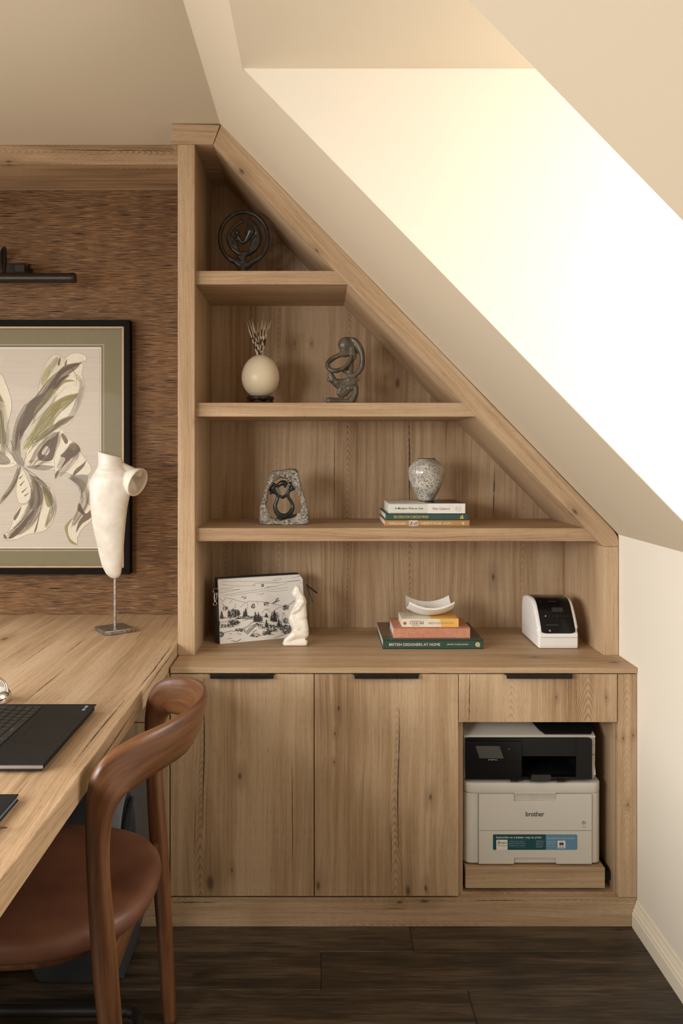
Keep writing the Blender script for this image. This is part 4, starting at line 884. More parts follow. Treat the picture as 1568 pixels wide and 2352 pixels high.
cap2(bm, W(1160, 760), W(1060, 770, -.010), .0185, .0145); cap2(bm, W(1060, 770, -.012), W(965, 845, -.010), .0135, .0095); cap2(bm, W(1060, 790, .010), W(965, 850, .010), .0135, .0095); cap2(bm, W(1180, 860), W(950, 868), .0085, .0085); cap2(bm, W(1180, 858, -.014), W(960, 868, -.012), .0080, .0075); cap2(bm, W(1185, 850, .012), W(960, 866, .012), .0080, .0075)
cap2(bm, W(1150, 740), W(1080, 820), .017, .014)
zw = .7580; bm_box(bm, W(935, 0).x, W(1203, 0).x, yw-.021, yw+.021, zw, zw+.012, .005, 2)
remesh(obj('figure', bm, CER.m, kf), .0021, 7)
# -- illustrated pouch
A0, B0 = Vector((X(505, 2.585), 2.585, 0)), Vector((X(701, 2.695), 2.695, 0))
dxy = (B0-A0).normalized(); nrm = Vector((dxy.y, -dxy.x, 0)); Lb = (B0-A0).length; hb = .2075; z0 = .7582; lean = .03
def BG(u, v, off=0.0):   # u along the face, v up, off towards the viewer
    return A0+dxy*(u*Lb)+Vector((0, 0, z0+v*hb))-nrm*(v*lean)+nrm*off
pchm = plain('white_leather', (.84, .82, .79), .45, var=.02, scale=300, bump=.08)
po_ = thing('clutch_pouch', 'white clutch pouch with black mountain landscape drawing, black sides and strap', 'bag', (BG(.5, 0).x, BG(.5, 0).y, z0))
def slab(pts, o0, o1, bm=None):
    bm = bm or bmesh.new(); a = [bm.verts.new(BG(u, v, o0)) for u, v in pts]; b = [bm.verts.new(BG(u, v, o1)) for u, v in pts]
    bm.faces.new(a); bm.faces.new(list(reversed(b))); n = len(a)
    for i in range(n): bm.faces.new((a[i], a[(i+1) % n], b[(i+1) % n], b[i]))
    return bm
face = [(0, .0), (1, .0), (1, .92), (.965, 1.0), (.01, 1.0), (0, .985)]
obj('front_panel', slab(face, -.0015, .0015), pchm, po_)
BLKL = plain('black_leather', (.014, .014, .016), .38)
obj('body', slab([(-.008, .004), (1.0, .004), (1.0, .93), (.965, 1.012), (-.006, 1.012)], -.030, -.0016), BLKL, po_)
bm = tube([BG(0, 1.014, -.010), BG(.5, 1.02, -.010), BG(.95, 1.016, -.010)], .0022, 8); obj('zip', bm, BLKL, po_)
SIL = plain('silver_ring', (.6, .6, .6), .2, 1, bump=0)
def cbag(x, y): # crop6 px -> u, v
    u = (x-222)/963; top = 185-35*u; bot = 885-80*u; return u, (bot-y)/(bot-top)
bm = bmesh.new(); inkn = [0]
def bl(pts, w=2.0):
    inkn[0] += 1; off = .0016+.0000015*inkn[0]
    for (x1, y1), (x2, y2) in zip(pts, pts[1:]):
        d = math.hypot(x2-x1, y2-y1) or 1; ax, ay = -(y2-y1)/d*w/2, (x2-x1)/d*w/2
        q = [cbag(x1+ax, y1+ay), cbag(x2+ax, y2+ay), cbag(x2-ax, y2-ay), cbag(x1-ax, y1-ay)]
        bm.faces.new([bm.verts.new(BG(u, v, off)) for u, v in q])
def jag(pts, k=4, amp=5, w=3):
    out = []
    for (x1, y1), (x2, y2) in zip(pts, pts[1:]):
        for i in range(k): f = i/k; out.append((x1+(x2-x1)*f+random.uniform(-amp, amp), y1+(y2-y1)*f+random.uniform(-amp, amp)))
    out.append(pts[-1]); bl(out, w)
for p in ([(270, 207), (410, 215), (425, 205), (510, 217), (610, 215), (640, 222), (760, 222), (910, 234), (1020, 228), (1155, 215)], [(262, 240), (380, 258), (470, 265), (640, 262), (605, 250), (650, 238), (900, 236)], [(390, 277), (235, 292)], [(290, 303), (465, 297), (350, 318), (232, 332)], [(292, 360), (430, 335), (560, 318), (735, 298), (890, 268), (1000, 243)],
          [(345, 367), (530, 343), (700, 325), (830, 305), (1010, 285)], [(640, 357), (735, 345), (680, 370)], [(835, 212), (880, 190), (932, 187), (925, 205), (835, 212)], [(1055, 186), (1165, 170), (1170, 155), (1120, 170)], [(735, 285), (790, 283), (770, 275), (880, 275)], [(760, 330), (900, 325), (1010, 312)], [(1000, 225), (1120, 215), (1160, 216)], [(1150, 240), (1185, 240)]): bl(p, 2.4)
for p in ([(225, 395), (270, 425), (300, 390), (370, 400), (450, 425), (510, 440)], [(250, 430), (290, 490), (330, 520)], [(340, 445), (375, 405)], [(405, 450), (400, 490), (380, 510)], [(455, 495), (500, 455), (545, 430), (640, 430), (730, 445), (800, 455), (870, 470), (930, 485)], [(540, 440), (540, 520)], [(640, 430), (660, 470)], [(690, 560), (730, 520), (790, 515)], [(740, 520), (795, 545)], [(930, 485), (1000, 475), (1080, 425)], [(985, 490), (1050, 455), (1080, 432)], [(830, 540), (880, 505), (940, 490)]): jag(p, 4, 3, 3.2)
for (cx_, cy_, rx, ry, n_) in ((385, 555, 70, 42, 150), (290, 500, 30, 30, 25), (600, 480, 30, 25, 26), (750, 460, 30, 20, 24), (970, 500, 36, 28, 50), (840, 590, 50, 50, 60), (650, 610, 50, 34, 60), (380, 655, 70, 26, 70), (300, 690, 80, 18, 40), (960, 730, 62, 48, 120), (735, 770, 50, 22, 50), (800, 720, 60, 40, 80), (960, 640, 30, 30, 30), (450, 735, 60, 18, 30), (610, 790, 50, 24, 26), (235, 780, 30, 30, 34), (460, 600, 200, 16, 70), (700, 690, 70, 40, 40), (890, 690, 30, 40, 36)):
    for k in range(int(n_*1.6)):
        a = random.uniform(0, 6.28); r = math.sqrt(random.random()); x, y = cx_+rx*r*math.cos(a), cy_+ry*r*math.sin(a); bl([(x, y), (x+random.uniform(-9, 9), y+random.uniform(-8, 8)), (x+random.uniform(-9, 9), y+random.uniform(-9, 9))], 3.2)
def fir(x, y, h, w):
    for k in range(int(h/5)):
        f = k/(h/5); bl([(x-w*f-random.uniform(0, 4), y-h+h*f+5), (x, y-h+h*f), (x+w*f+random.uniform(0, 4), y-h+h*f+5)], 4.0)
    bl([(x, y-h), (x, y+6)], 4)
for a in ((250, 610, 80, 22), (515, 590, 90, 20), (495, 590, 60, 16), (330, 590, 70, 16), (400, 575, 55, 14), (430, 578, 60, 14), (620, 650, 110, 24), (655, 650, 105, 18), (685, 640, 40, 18), (742, 600, 45, 22), (836, 650, 125, 28), (740, 705, 80, 20), (880, 700, 80, 20), (800, 640, 60, 18), (355, 670, 36, 12), (385, 676, 40, 12), (420, 670, 34, 12)): fir(*a)
jag([(225, 660), (330, 630), (460, 605), (600, 625)], 5, 4, 3); jag([(225, 715), (330, 680), (440, 680)], 5, 4, 3); jag([(240, 775), (330, 745), (430, 740), (520, 700), (600, 640)], 6, 4, 3.5); jag([(500, 770), (560, 700), (640, 660)], 6, 3, 4); jag([(520, 780), (580, 720), (650, 670)], 6, 3, 4)
for k in range(9): x = 515+k*14; y = 772-k*12; bl([(x, y-22), (x+10, y+6)], 4)
jag([(550, 805), (600, 750), (630, 735)], 4, 4, 4); jag([(560, 800), (660, 800)], 4, 5, 3); jag([(685, 795), (740, 770), (815, 785)], 5, 4, 4); jag([(820, 820), (920, 790), (990, 770)], 5, 4, 3); jag([(300, 825), (350, 822)], 4, 4, 3); jag([(340, 850), (400, 855), (450, 830)], 6, 5, 4); jag([(320, 775), (355, 770)], 3, 3, 3); jag([(400, 765), (460, 782)], 3, 3, 3); jag([(890, 640), (960, 660), (1000, 670)], 4, 5, 3); jag([(760, 770), (800, 745), (860, 750)], 5, 5, 5); jag([(690, 590), (790, 610)], 4, 3, 3); jag([(480, 635), (600, 600)], 4, 3, 3)
bl([(470, 383), (495, 378), (492, 368)], 5); bl([(490, 392), (515, 398), (520, 372)], 5); bl([(820, 455), (860, 432), (870, 408), (888, 398)], 8); bl([(848, 440), (900, 422)], 6); bl([(935, 550), (925, 600), (915, 630)], 2.5); bl([(935, 550), (960, 580)], 2.5)
obj('landscape_drawing', bm, TXK, po_, recalc=False)
u, v = cbag(716, 262); obj('snap', lathe([(.0003, 0), (.0038, 0), (.0036, .0012), (.0003, .0014)], BG(u, v, .0015), 20, axis=nrm), SIL, po_, 180); obj('snap', lathe([(.0030, -.0001), (.0050, -.0001), (.0050, .0008), (.0030, .0008)], BG(u, v, .0016), 20, axis=nrm, cap=False), BLKL, po_)
lp = lambda x, y, d=.0: P(460+x/4.9, 1300+y/4.9, 2.592+d)
bm = tube([lp(175+32*math.cos(a), 280+28*math.sin(a)) for a in [6.283*k/10 for k in range(10)]], .0011, 8, 30, closed=True, hint=(0, 1, 0)); tube([lp(165+20*math.cos(a), 425+20*math.sin(a), -.004) for a in [6.283*k/8 for k in range(8)]], .0013, 8, 24, bm=bm, closed=True, hint=(0, 1, 0)); tube([lp(160, 305, -.002), lp(155, 360, -.004), lp(165, 410, -.004)], .0028, 8, 10, bm=bm); tube([lp(182, 300, -.002), lp(184, 340, -.004), lp(170, 405, -.004)], .0014, 8, 10, bm=bm)
obj('clasp', bm, SIL, po_, 180)
bm = bmesh.new(); bm_loft(bm, [(lp(178, 445, -.004), (1, 0, 0), .004, .0012), (lp(176, 560, -.004), (1, 0, 0), .007, .0016), (lp(195, 640, -.004), (1, 0, 0), .002, .0010)], 14, 10); bm_loft(bm, [(lp(190, 620, 0), (1, 0, 0), .008, .0015), (lp(192, 750, 0), (1, 0, 0), .009, .0018), (lp(196, 850, 0), (1, 0, 0), .009, .0018)], 14, 10)
obj('strap', bm, BLKL, po_, 60)
bm = bmesh.new(); rb = lambda x, y, d=0: P(460+x/4.9, 1300+y/4.9, 2.69+d)
bm_loft(bm, [(rb(1195, 205), (1, 0, 0), .0015, .001), (rb(1225, 240, -.01), (1, 0, 0), .003, .0012), (rb(1315, 305, -.02), (1, 0, 0), .003, .0012)], 14, 8); bm_loft(bm, [(rb(1195, 205), (1, 0, 0), .002, .001), (rb(1215, 290, -.01), (1, 0, 0), .0032, .0012), (rb(1262, 410, -.02), (1, 0, 0), .0022, .0012)], 14, 8)
obj('zip_pull', bm, BLKL, po_)
# -- label printer
lx0, lx1, ly = .7005, .832, 2.516; zb0 = .7580
lb = thing('label_printer', 'small white desktop label printer with glossy black sloping front', 'printer', ((lx0+lx1)/2, ly+.1, zb0))
pr = smoothpoly([(.0, .008), (.0, .044), (.006, .0535), (.024, .082), (.045, .110), (.064, .131), (.082, .142), (.105, .1465), (.150, .1455), (.190, .137), (.205, .122), (.211, .095)], 4, False)+[(.212, .004)]
pr = [(.003, .002)]+pr
bm = prism([(ly+a, zb0+b) for a, b in pr], lx0, lx1, 'x')
bmesh.ops.bevel(bm, geom=[e for e in bm.edges if abs(e.verts[0].co.x-e.verts[1].co.x) < 1e-6], offset=.0065, segments=4, affect='EDGES', profile=.5)
# round the plan corners at the front
for v in bm.verts:
    if v.co.y < ly+.03 and v.co.z < zb0+.060:
        dx = min(v.co.x-lx0, lx1-v.co.x)
        if dx < .018: v.co.y += (.018-math.sqrt(max(0, .018**2-(.018-dx)**2)))*.9
obj('shell', bm, WHITEP, lb, 35)
def prof_at(t): # point on sloping profile, arc index
    k = t*(len(sl)-1); i = min(int(k), len(sl)-2); f = k-i; return Vector(sl[i]).lerp(Vector(sl[i+1]), f)
sl = [p for p in pr if .002 < p[0] < .17 and p[1] > .046]
bm = bmesh.new(); n = 30; rows = []
for j in range(n+1):
    t_ = j/n; p = prof_at(t_); p2 = prof_at(min(1, t_+.01)); p1 = prof_at(max(0, t_-.01)); d = (p2-p1).normalized(); nn = Vector((-d.y, d.x)); w_ = (lx1-lx0)/2-.0115
    rr = .014; tt = t_*.20
    if tt < rr: w_ -= rr-math.sqrt(max(0, rr*rr-(rr-tt)**2))
    cxx = (lx0+lx1)/2
    rows.append([bm.verts.new((cxx+w_*s_, ly+p.x+nn.x*o_, zb0+p.y+nn.y*o_)) for s_, o_ in ((-1, -.003), (-1, .0012), (-.97, .0018), (.97, .0018), (1, .0012), (1, -.003))])
for a, b_ in zip(rows, rows[1:]):
    for j in range(5): bm.faces.new((a[j], a[j+1], b_[j+1], b_[j]))
bm.faces.new(rows[0]); bm.faces.new(list(reversed(rows[-1])))
tp_ = obj('top_cover', bm, BLACKGLOSS, lb, 35)
bm = prism([(ly-.0001, zb0+.0375), (ly+.2105, zb0+.0375), (ly+.2105, zb0+.0382), (ly-.0001, zb0+.0382)], lx0-.0001, lx1+.0001, 'x'); bmesh.ops.subdivide_edges(bm, edges=[e for e in bm.edges if abs(e.verts[0].co.x-e.verts[1].co.x) > .01], cuts=60)
for v in bm.verts:
    dx = min(v.co.x-lx0, lx1-v.co.x)
    if v.co.y < ly+.03 and dx < .018: v.co.y += (.018-math.sqrt(max(0, .018**2-(.018-max(0, dx))**2)))*.9
obj('seam', bm, bookmat('soft_grey', (.50, .48, .46)), lb)
def onslope(px, py, w_, h_, m, nm, parent, lift=.0021):   # small mark placed on the sloping cover
    best = min(range(200), key=lambda k: abs((VY+(H-(zb0+prof_at(k/199).y))*F/(ly+prof_at(k/199).x))-py)); p = prof_at(best/199); p2 = prof_at(min(1, best/199+.01)); p1 = prof_at(max(0, best/199-.01)); d = (p2-p1).normalized(); nn = Vector((-d.y, d.x)); xx = X(px, ly+p.x)
    bm = bmesh.new(); q = []
    for sx, sd in ((-1, -1), (1, -1), (1, 1), (-1, 1)): q.append(bm.verts.new((xx+sx*w_/2, ly+p.x+d.x*sd*h_/2+nn.x*lift, zb0+p.y+d.y*sd*h_/2+nn.y*lift)))
    bm.faces.new(q); return obj(nm, bm, m, parent)
onslope(1279, 1401, .036, .016, bookmat('lcd_glass', (.028, .030, .030), .25), 'display', tp_)
for k in range(8): onslope(1252+k*8.6, 1415.4, .0028 if k else .0035, .0010 if k else .0030, bookmat('white_mark', (.85, .85, .85)) if k == 0 else bpy.data.materials['grey_print'] if k % 3 else bookmat('dim_mark', (.30, .30, .30)), 'button', tp_)
for px, py, w_ in ((1265, 1372, .014), (1266, 1376, .020), (1268, 1382.5, .028), (1268, 1436, .040), (1240, 1382, .005)): onslope(px, py, w_, .0009, bookmat('dim_print', (.16, .16, .16)), 'marking', tp_)
onslope(1262, 1449, .006, .006, SIL, 'release_lever', tp_)
# ================================================================== LASER PRINTER IN THE NICHE
yp = 2.335; sp = yp/F; zp = .1613
def G(x, y, Y=yp): return (X(1020+x/3.267, Y), Z(1520+y/3.267, Y))
lp_ = thing('laser_printer', 'large white and black multifunction laser printer inside the oak niche', 'printer', (.634, 2.53, zp))
BK2 = 2.76
def rrect(x0, x1, y0, y1, r, k=5):   # plan outline, rounded front corners (front = small y)
    p = [(x1, y1), (x0, y1)]
    for i in range(k+1): a = math.pi+math.pi/2*i/k; p.append((x0+r+r*math.cos(a), y0+r+r*math.sin(a)))
    for i in range(k+1): a = 1.5*math.pi+math.pi/2*i/k; p.append((x1-r+r*math.cos(a), y0+r+r*math.sin(a)))
    return p
lxa, lxb = G(150, 0)[0], G(1184, 0)[0]
z_a, z_b = zp+.0052, G(0, 990)[1]
def fz(y): return G(0, y)[1]
def fx(x): return G(x, 0)[0]
# lower body: side columns and core, set back behind the front panels
bm = prism(rrect(lxa, lxb, yp+.006, BK2, .022), z_a, fz(993), 'z', .002)
obj('body', bm, PRW, lp_, 40)
bm = prism(rrect(lxa-.0005, lxb+.0005, yp+.002, BK2, .026), fz(990), fz(912), 'z', .004, seg=2)
obj('upper_ledge', bm, PRW, lp_, 40)
# front door with grip recess cut out of its top edge, drawer with notch at the bottom
d0, d1 = fx(259), fx(1107); g0, g1 = fx(523), fx(838)
zt_, zm_, zl_ = fz(996), fz(1269), z_a+.0005
obj('front_door', prism([(d0, zm_+.0008), (d1, zm_+.0008), (d1, zt_), (g1, zt_), (g1, fz(1046)), (g1-.003, fz(1049)), (g0+.003, fz(1049)), (g0, fz(1046)), (g0, zt_), (d0, zt_)], yp, yp+.012, 'y', .0007), PRW, lp_)
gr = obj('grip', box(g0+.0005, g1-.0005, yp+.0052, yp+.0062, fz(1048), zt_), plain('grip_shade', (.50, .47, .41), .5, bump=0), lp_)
obj('grip_lip', box(g0+.0005, g1-.0005, yp+.0005, yp+.006, fz(991), fz(984)), PRW, lp_)
obj('paper_tray', prism([(d0, zl_), (g0, zl_), (g0, fz(1478)), (g0+.003, fz(1473)), (g1-.003, fz(1473)), (g1, fz(1478)), (g1+.001, zl_), (d1, zl_), (d1, zm_-.0008), (d0, zm_-.0008)], yp, yp+.012, 'y', .0007), PRW, lp_)
obj('seam', box(d0-.0008, d0+.0002, yp+.0048, yp+.0062, zl_, zt_), GREYP, lp_); obj('seam', box(d1-.0002, d1+.0009, yp+.0048, yp+.0062, zl_, zt_), GREYP, lp_); obj('seam', box(d0, d1, yp+.004, yp+.0075, zm_-.0007, zm_+.0007), GREYP, lp_)
for a, b in ((333, 437), (1010, 1112)): obj('foot', box(fx(a), fx(b), yp+.012, yp+.03, zp, z_a), PRW, lp_)
for a, b in ((333, 437), (1010, 1112)): obj('foot', box(fx(a), fx(b), BK2-.03, BK2-.012, zp, z_a), PRW, lp_)
# upper housing: white side cheeks and scanner lid around the black control area
uz0, uz1 = fz(912)+.0001, fz(585); ua, ub = fx(152), fx(1150)
sd = [(yp+.030, uz0), (BK2, uz0), (BK2, uz1+.012), (yp+.022, uz1+.002), (yp+.018, uz1-.010), (yp+.020, uz0+.045), (yp+.012, uz0+.020)]
obj('side_cheek', prism(sd, ub-.014, ub, 'x', .003, seg=2), PRW, lp_, 40); obj('side_cheek', prism(sd, ua, ua+.006, 'x', .002), PRW, lp_, 40)
obj('seam', box(ub-.013, ub+.0004, yp+.0174, yp+.12, fz(717), fz(714)), GREYP, lp_)
obj('seam', box(ub-.013, ub+.0004, yp+.0174, yp+.12, fz(645), fz(643)), GREYP, lp_); obj('vent', box(ub-.003, ub+.0006, yp+.035, yp+.09, fz(880), fz(760), .001), BLACKMATT, lp_)
zl0 = uz1
obj('scanner_lid', prism([(yp+.014, zl0), (BK2, zl0), (BK2, zl0+.060), (yp+.19, zl0+.058), (yp+.10, zl0+.034), (yp+.030, zl0+.010), (yp+.016, zl0+.006)], ua, ub, 'x', .003, seg=2), PRW, lp_, 40)
# black document feeder opening, upper right of the lid
bm = bmesh.new(); P3 = [(fx(640), yp+.17, .060), (fx(690), yp+.085, .034), (fx(738), yp+.038, .0150), (fx(772), yp+.022, .0075), (fx(1120), yp+.022, .0075), (fx(1149), yp+.040, .016), (fx(1149), yp+.17, .060)]
a = [bm.verts.new((x, y, zl0+z)) for x, y, z in P3]; b = [bm.verts.new((x, y, zl0+z+.004)) for x, y, z in P3]; bm.faces.new(a); bm.faces.new(list(reversed(b)))
for i in range(7): bm.faces.new((a[i], a[(i+1) % 7], b[(i+1) % 7], b[i]))
obj('document_feeder', bm, BLACKMATT, lp_)
# black front: frame around the output opening
bx0, bx1 = fx(163), fx(1113); bz0, bz1 = fz(888), fz(578)
hx0, hx1 = fx(585), fx(990); hz0, hz1 = fz(868), fz(712)
def rr4(x0, x1, z0, z1, r, k=4):
    p = []
    for cx_, cz_, a0 in ((x1-r, z1-r, 0), (x0+r, z1-r, 90), (x0+r, z0+r, 180), (x1-r, z0+r, 270)):
        for i in range(k+1): a = R(a0+90*i/k); p.append((cx_+r*math.cos(a), cz_+r*math.sin(a)))
    return p
bm = bmesh.new()
yb0, yb1 = yp+.004, yp+.022
bm_prism(bm, [(bx0, bz0+.012), (bx0+.004, bz0+.003), (bx0+.012, bz0), (hx0, bz0), (hx0, bz1), (bx0+.008, bz1), (bx0+.002, bz1-.002), (bx0, bz1-.008)], yb0, yb1, 'y', .0008)
bm_prism(bm, [(hx0, hz1), (hx1, hz1), (hx1, bz1), (hx0, bz1)], yb0, yb1, 'y'); bm_prism(bm, [(hx1, bz0), (bx1, bz0), (bx1, bz1-.008), (bx1-.002, bz1-.002), (bx1-.008, bz1), (hx1, bz1)], yb0, yb1, 'y', .0008)
bm_prism(bm, [(hx0, bz0), (hx1, bz0), (hx1, hz0), (hx0, hz0)], yb0, yb1, 'y')
bf = obj('black_front', bm, BLACKGLOSS, lp_, 30)
bm = box(hx0-.02, hx1+.02, yb1+.0005, yp+.20, hz0-.012, hz0-.002); bm_box(bm, hx0-.02, hx1+.02, yp+.20, yp+.205, hz0-.002, hz1+.01); bm_box(bm, hx0-.025, hx0-.02, yb1+.0005, yp+.20, hz0-.002, hz1+.01); bm_box(bm, hx1+.02, hx1+.025, yb1+.0005, yp+.20, hz0-.002, hz1+.01); bm_box(bm, hx0-.02, hx1+.02, yb1+.0005, yp+.20, hz1+.01, hz1+.014)
obj('output_bay', bm, BLACKMATT, lp_)
obj('output_flap', prism([(fx(655), fz(845)), (fx(795), fz(845)), (fx(800), fz(870)), (fx(790), fz(893)), (fx(640), fz(893))], yp-.006, yp+.0035, 'y', .0015, seg=2), plain('dark_flap', (.022, .020, .018), .35, bump=0), lp_)
cp = obj('control_panel', prism([(fx(170), fz(748)), (fx(578), fz(748)), (fx(578), fz(600)), (fx(170), fz(600))], yp-.001, yb0-.0002, 'y', .0014, seg=2), BLACKGLOSS, lp_)
obj('touch_screen', prism([(fx(262), fz(722)), (fx(446), fz(724)), (fx(412), fz(632)), (fx(234), fz(630))], yp-.0018, yp-.0011, 'y'), plain('screen_glass', (.060, .060, .052), .18, bump=0), cp)
obj('marking', bmtext('MFC', fx(330), fx(400), fz(735), yp-.0012, .0032), bookmat('panel_print', (.42, .40, .36)), cp)
obj('button', lathe([(.0002, 0), (.0012, 0), (.0012, .0005), (.0002, .0006)], (fx(486), yp-.001, fz(655)), 12, axis=(0, -1, 0)), bpy.data.materials['panel_print'], cp)
for a, b in ((497, 560), (845, 910)): obj('tab', box(fx(a), fx(b), yp-.001, yp+.004, fz(900), fz(886), .0008), BLACKMATT, lp_)
LOGO = bookmat('logo_black', (.015, .012, .015))
obj('lettering', bmtext('brother', fx(611), fx(749), fz(1142), yp-.0002, fz(1124)-fz(1161), bold=.030), LOGO, lp_)
bm = bmesh.new(); lx_, lz_ = fx(1047), fz(1208)
for q_, r_ in ((-.0035, .0062), (0, .0045)):
    for s_ in (1, -1):
        bm_prism(bm, [(lx_+q_-r_*.55, lz_), (lx_+q_+r_*.45, lz_+s_*r_), (lx_+q_+r_*.45+.0016, lz_+s_*r_*.85), (lx_+q_-r_*.2, lz_)], yp-.0003, yp, 'y')
bm_prism(bm, [(lx_+.0018, lz_), (lx_+.0040, lz_-.0024), (lx_+.0060, lz_), (lx_+.0040, lz_+.0024)], yp-.0003, yp, 'y')
obj('emblem', bm, bookmat('emblem_red', (.20, .09, .075)), lp_); obj('lettering', bmtext('COLOR', fx(1031), fx(1064), fz(1238), yp-.0002, .0022), bpy.data.materials['emblem_red'], lp_)
# sticker (the square codes are left out)
s0, s1, zz0, zz1 = fx(365), fx(998), fz(1411), fz(1295); sm_ = fx(761)
TEALS = bookmat('teal_sticker', (.003, .060, .075)); BLUS = bookmat('blue_sticker', (.100, .225, .335)); STW = bookmat('sticker_white', (.70, .66, .58))
sk_ = obj('sticker', prism([(s0+.003, zz0), (sm_, zz0), (sm_, zz1), (s0+.003, zz1), (s0+.0006, zz1-.0008), (s0, zz1-.003), (s0, zz0+.003), (s0+.0006, zz0+.0008)], yp-.0003, yp, 'y'), TEALS, lp_)
obj('sticker_panel', prism([(sm_, zz0), (s1-.003, zz0), (s1, zz0+.003), (s1, zz1-.003), (s1-.003, zz1), (sm_, zz1)], yp-.0003, yp, 'y'), BLUS, sk_)
ys_ = yp-.0004
obj('lettering', bmtext('Subscribe to a better way to print', fx(389), fx(728), fz(1319), ys_, .0080, bold=.012), STW, sk_)
obj('lettering', bmtext('Connect for more control', fx(771), fx(974), fz(1323), ys_, .0056), bookmat('sticker_pale_blue', (.46, .53, .56)), sk_)
obj('sticker_panel', prism([(fx(390), zz0), (fx(474), zz0), (fx(474), fz(1339)), (fx(470), fz(1335)), (fx(394), fz(1335)), (fx(390), fz(1339))], ys_-.0001, ys_+.0002, 'y'), STW, sk_)
bm = bmtext('ecopro', fx(412), fx(469), fz(1361), ys_-.0002, .0062, bold=.015)
tube([(fx(397), ys_-.0003, fz(1364)), (fx(404), ys_-.0003, fz(1354)), (fx(411), ys_-.0003, fz(1361)), (fx(404), ys_-.0003, fz(1368)), (fx(398), ys_-.0003, fz(1363))], .0005, 5, 16, bm=bm); tube([(fx(402), ys_-.0003, fz(1352)), (fx(407), ys_-.0003, fz(1342)), (fx(414), ys_-.0003, fz(1349)), (fx(408), ys_-.0003, fz(1355))], .0005, 5, 14, bm=bm)
obj('lettering', bm, TEALS, sk_); obj('lettering', bmtext('Trial included', fx(398), fx(467), fz(1379), ys_-.0002, .0030), bpy.data.materials['grey_print'], sk_)
for tx, zz in (('Automatic toner delivery', 1350), ('Flexible monthly print plans', 1364), ('Extended printer warranty', 1379)): obj('lettering', bmtext(tx, fx(485), fx(600 if 'A' == tx[0] else 614 if 'F' == tx[0] else 605), fz(zz), ys_, .0028), bpy.data.materials['sticker_pale_blue'], sk_)
for zz in (1338, 1391): obj('rule', box(fx(484), fx(614), ys_-.0001, ys_+.0002, fz(zz)-.0002, fz(zz)+.0002), bookmat('sticker_rule', (.12, .26, .26)) if zz == 1338 else bpy.data.materials['sticker_rule'], sk_)
for tx, zz, e in (('Trial and plans', 1342, 738), ('beautiful business', 1350, 750), ('Eligible printers only,', 1363, 742), ('terms apply. See our', 1372, 748), ('site for the details', 1382, 740), ('of the program', 1391, 732)): obj('lettering', bmtext(tx, fx(688), fx(e), fz(zz), ys_, .0019), bpy.data.materials['sticker_pale_blue'], sk_)
for tx, zz, e in (('Download the', 1346, 832), ('Mobile Connect', 1358, 838), ('Support App', 1369, 828)): obj('lettering', bmtext(tx, fx(772), fx(e), fz(zz), ys_, .0026), bpy.data.materials['sticker_pale_blue'], sk_)
obj('rule', box(fx(772), fx(836), ys_-.0001, ys_+.0002, fz(1387), fz(1385.5)), bpy.data.materials['sticker_pale_blue'], sk_)
ic = obj('sticker_panel', prism(rr4(fx(849), fx(908), fz(1399), fz(1342), .002), ys_-.0001, ys_+.0002, 'y'), STW, sk_)
bm = prism([(fx(862), fz(1372)), (fx(895), fz(1372)), (fx(895), fz(1357)), (fx(862), fz(1357))], ys_-.0003, ys_-.0001, 'y'); bm_prism(bm, [(fx(866), fz(1384)), (fx(872), fz(1384)), (fx(872), fz(1372)), (fx(866), fz(1372))], ys_-.0003, ys_-.0001, 'y'); bm_prism(bm, [(fx(885), fz(1384)), (fx(891), fz(1384)), (fx(891), fz(1372)), (fx(885), fz(1372))], ys_-.0003, ys_-.0001, 'y'); bm_prism(bm, [(fx(870), fz(1349)), (fx(887), fz(1349)), (fx(887), fz(1347)), (fx(870), fz(1347))], ys_-.0003, ys_-.0001, 'y')
obj('printer_icon', bm, bookmat('navy_print', (.015, .02, .06)), ic); obj('lettering', bmtext('brother', fx(857), fx(900), fz(1391), ys_-.0002, .0030, bold=.03), LOGO, ic)

# ================================================================== CHAIR
ch = thing('chair', 'walnut curved-back chair with brown leather seat, pushed up to the desk', 'chair', (-.62, 1.70, 0))
cyc = 1.695
def leg_rail():
    T = lambda v: Vector(v)
    near = [((-.362, 1.470, .0), (-1, 0, 0), .0165, .0165), ((-.374, 1.462, .17), (-1, 0, 0), .0190, .0185), ((-.386, 1.455, .34), (-1, 0, 0), .0215, .0205), ((-.396, 1.452, .47), (-1, 0, 0), .0225, .0215), ((-.4045, 1.450, .60), (-1, 0, .05), .0205, .0195), ((-.4060, 1.450, .68), (-1, 0, .1), .0220, .0190),
            ((-.4000, 1.452, .738), (-.95, -.1, .45), .0285, .0180), ((-.3800, 1.463, .783), (-.5, -.2, .85), .0410, .0165), ((-.342, 1.497, .8030), (.02, -.08, 1), .0465, .0150), ((-.300, 1.548, .8120), (.14, -.10, 1), .0475, .0135), ((-.270, 1.615, .8150), (.24, -.04, 1), .0510, .0125)]
    mid = [((-.261, cyc, .8155), (.28, 0, 1), .0520, .0120)]
    far = [((x, 2*cyc-y, z), (u[0], -u[1], u[2]), a, b) for (x, y, z), u, a, b in reversed(near)]
    far = [((x, y, z), u, a*.96, b*.96) for (x, y, z), u, a, b in far]
    return near+mid+far
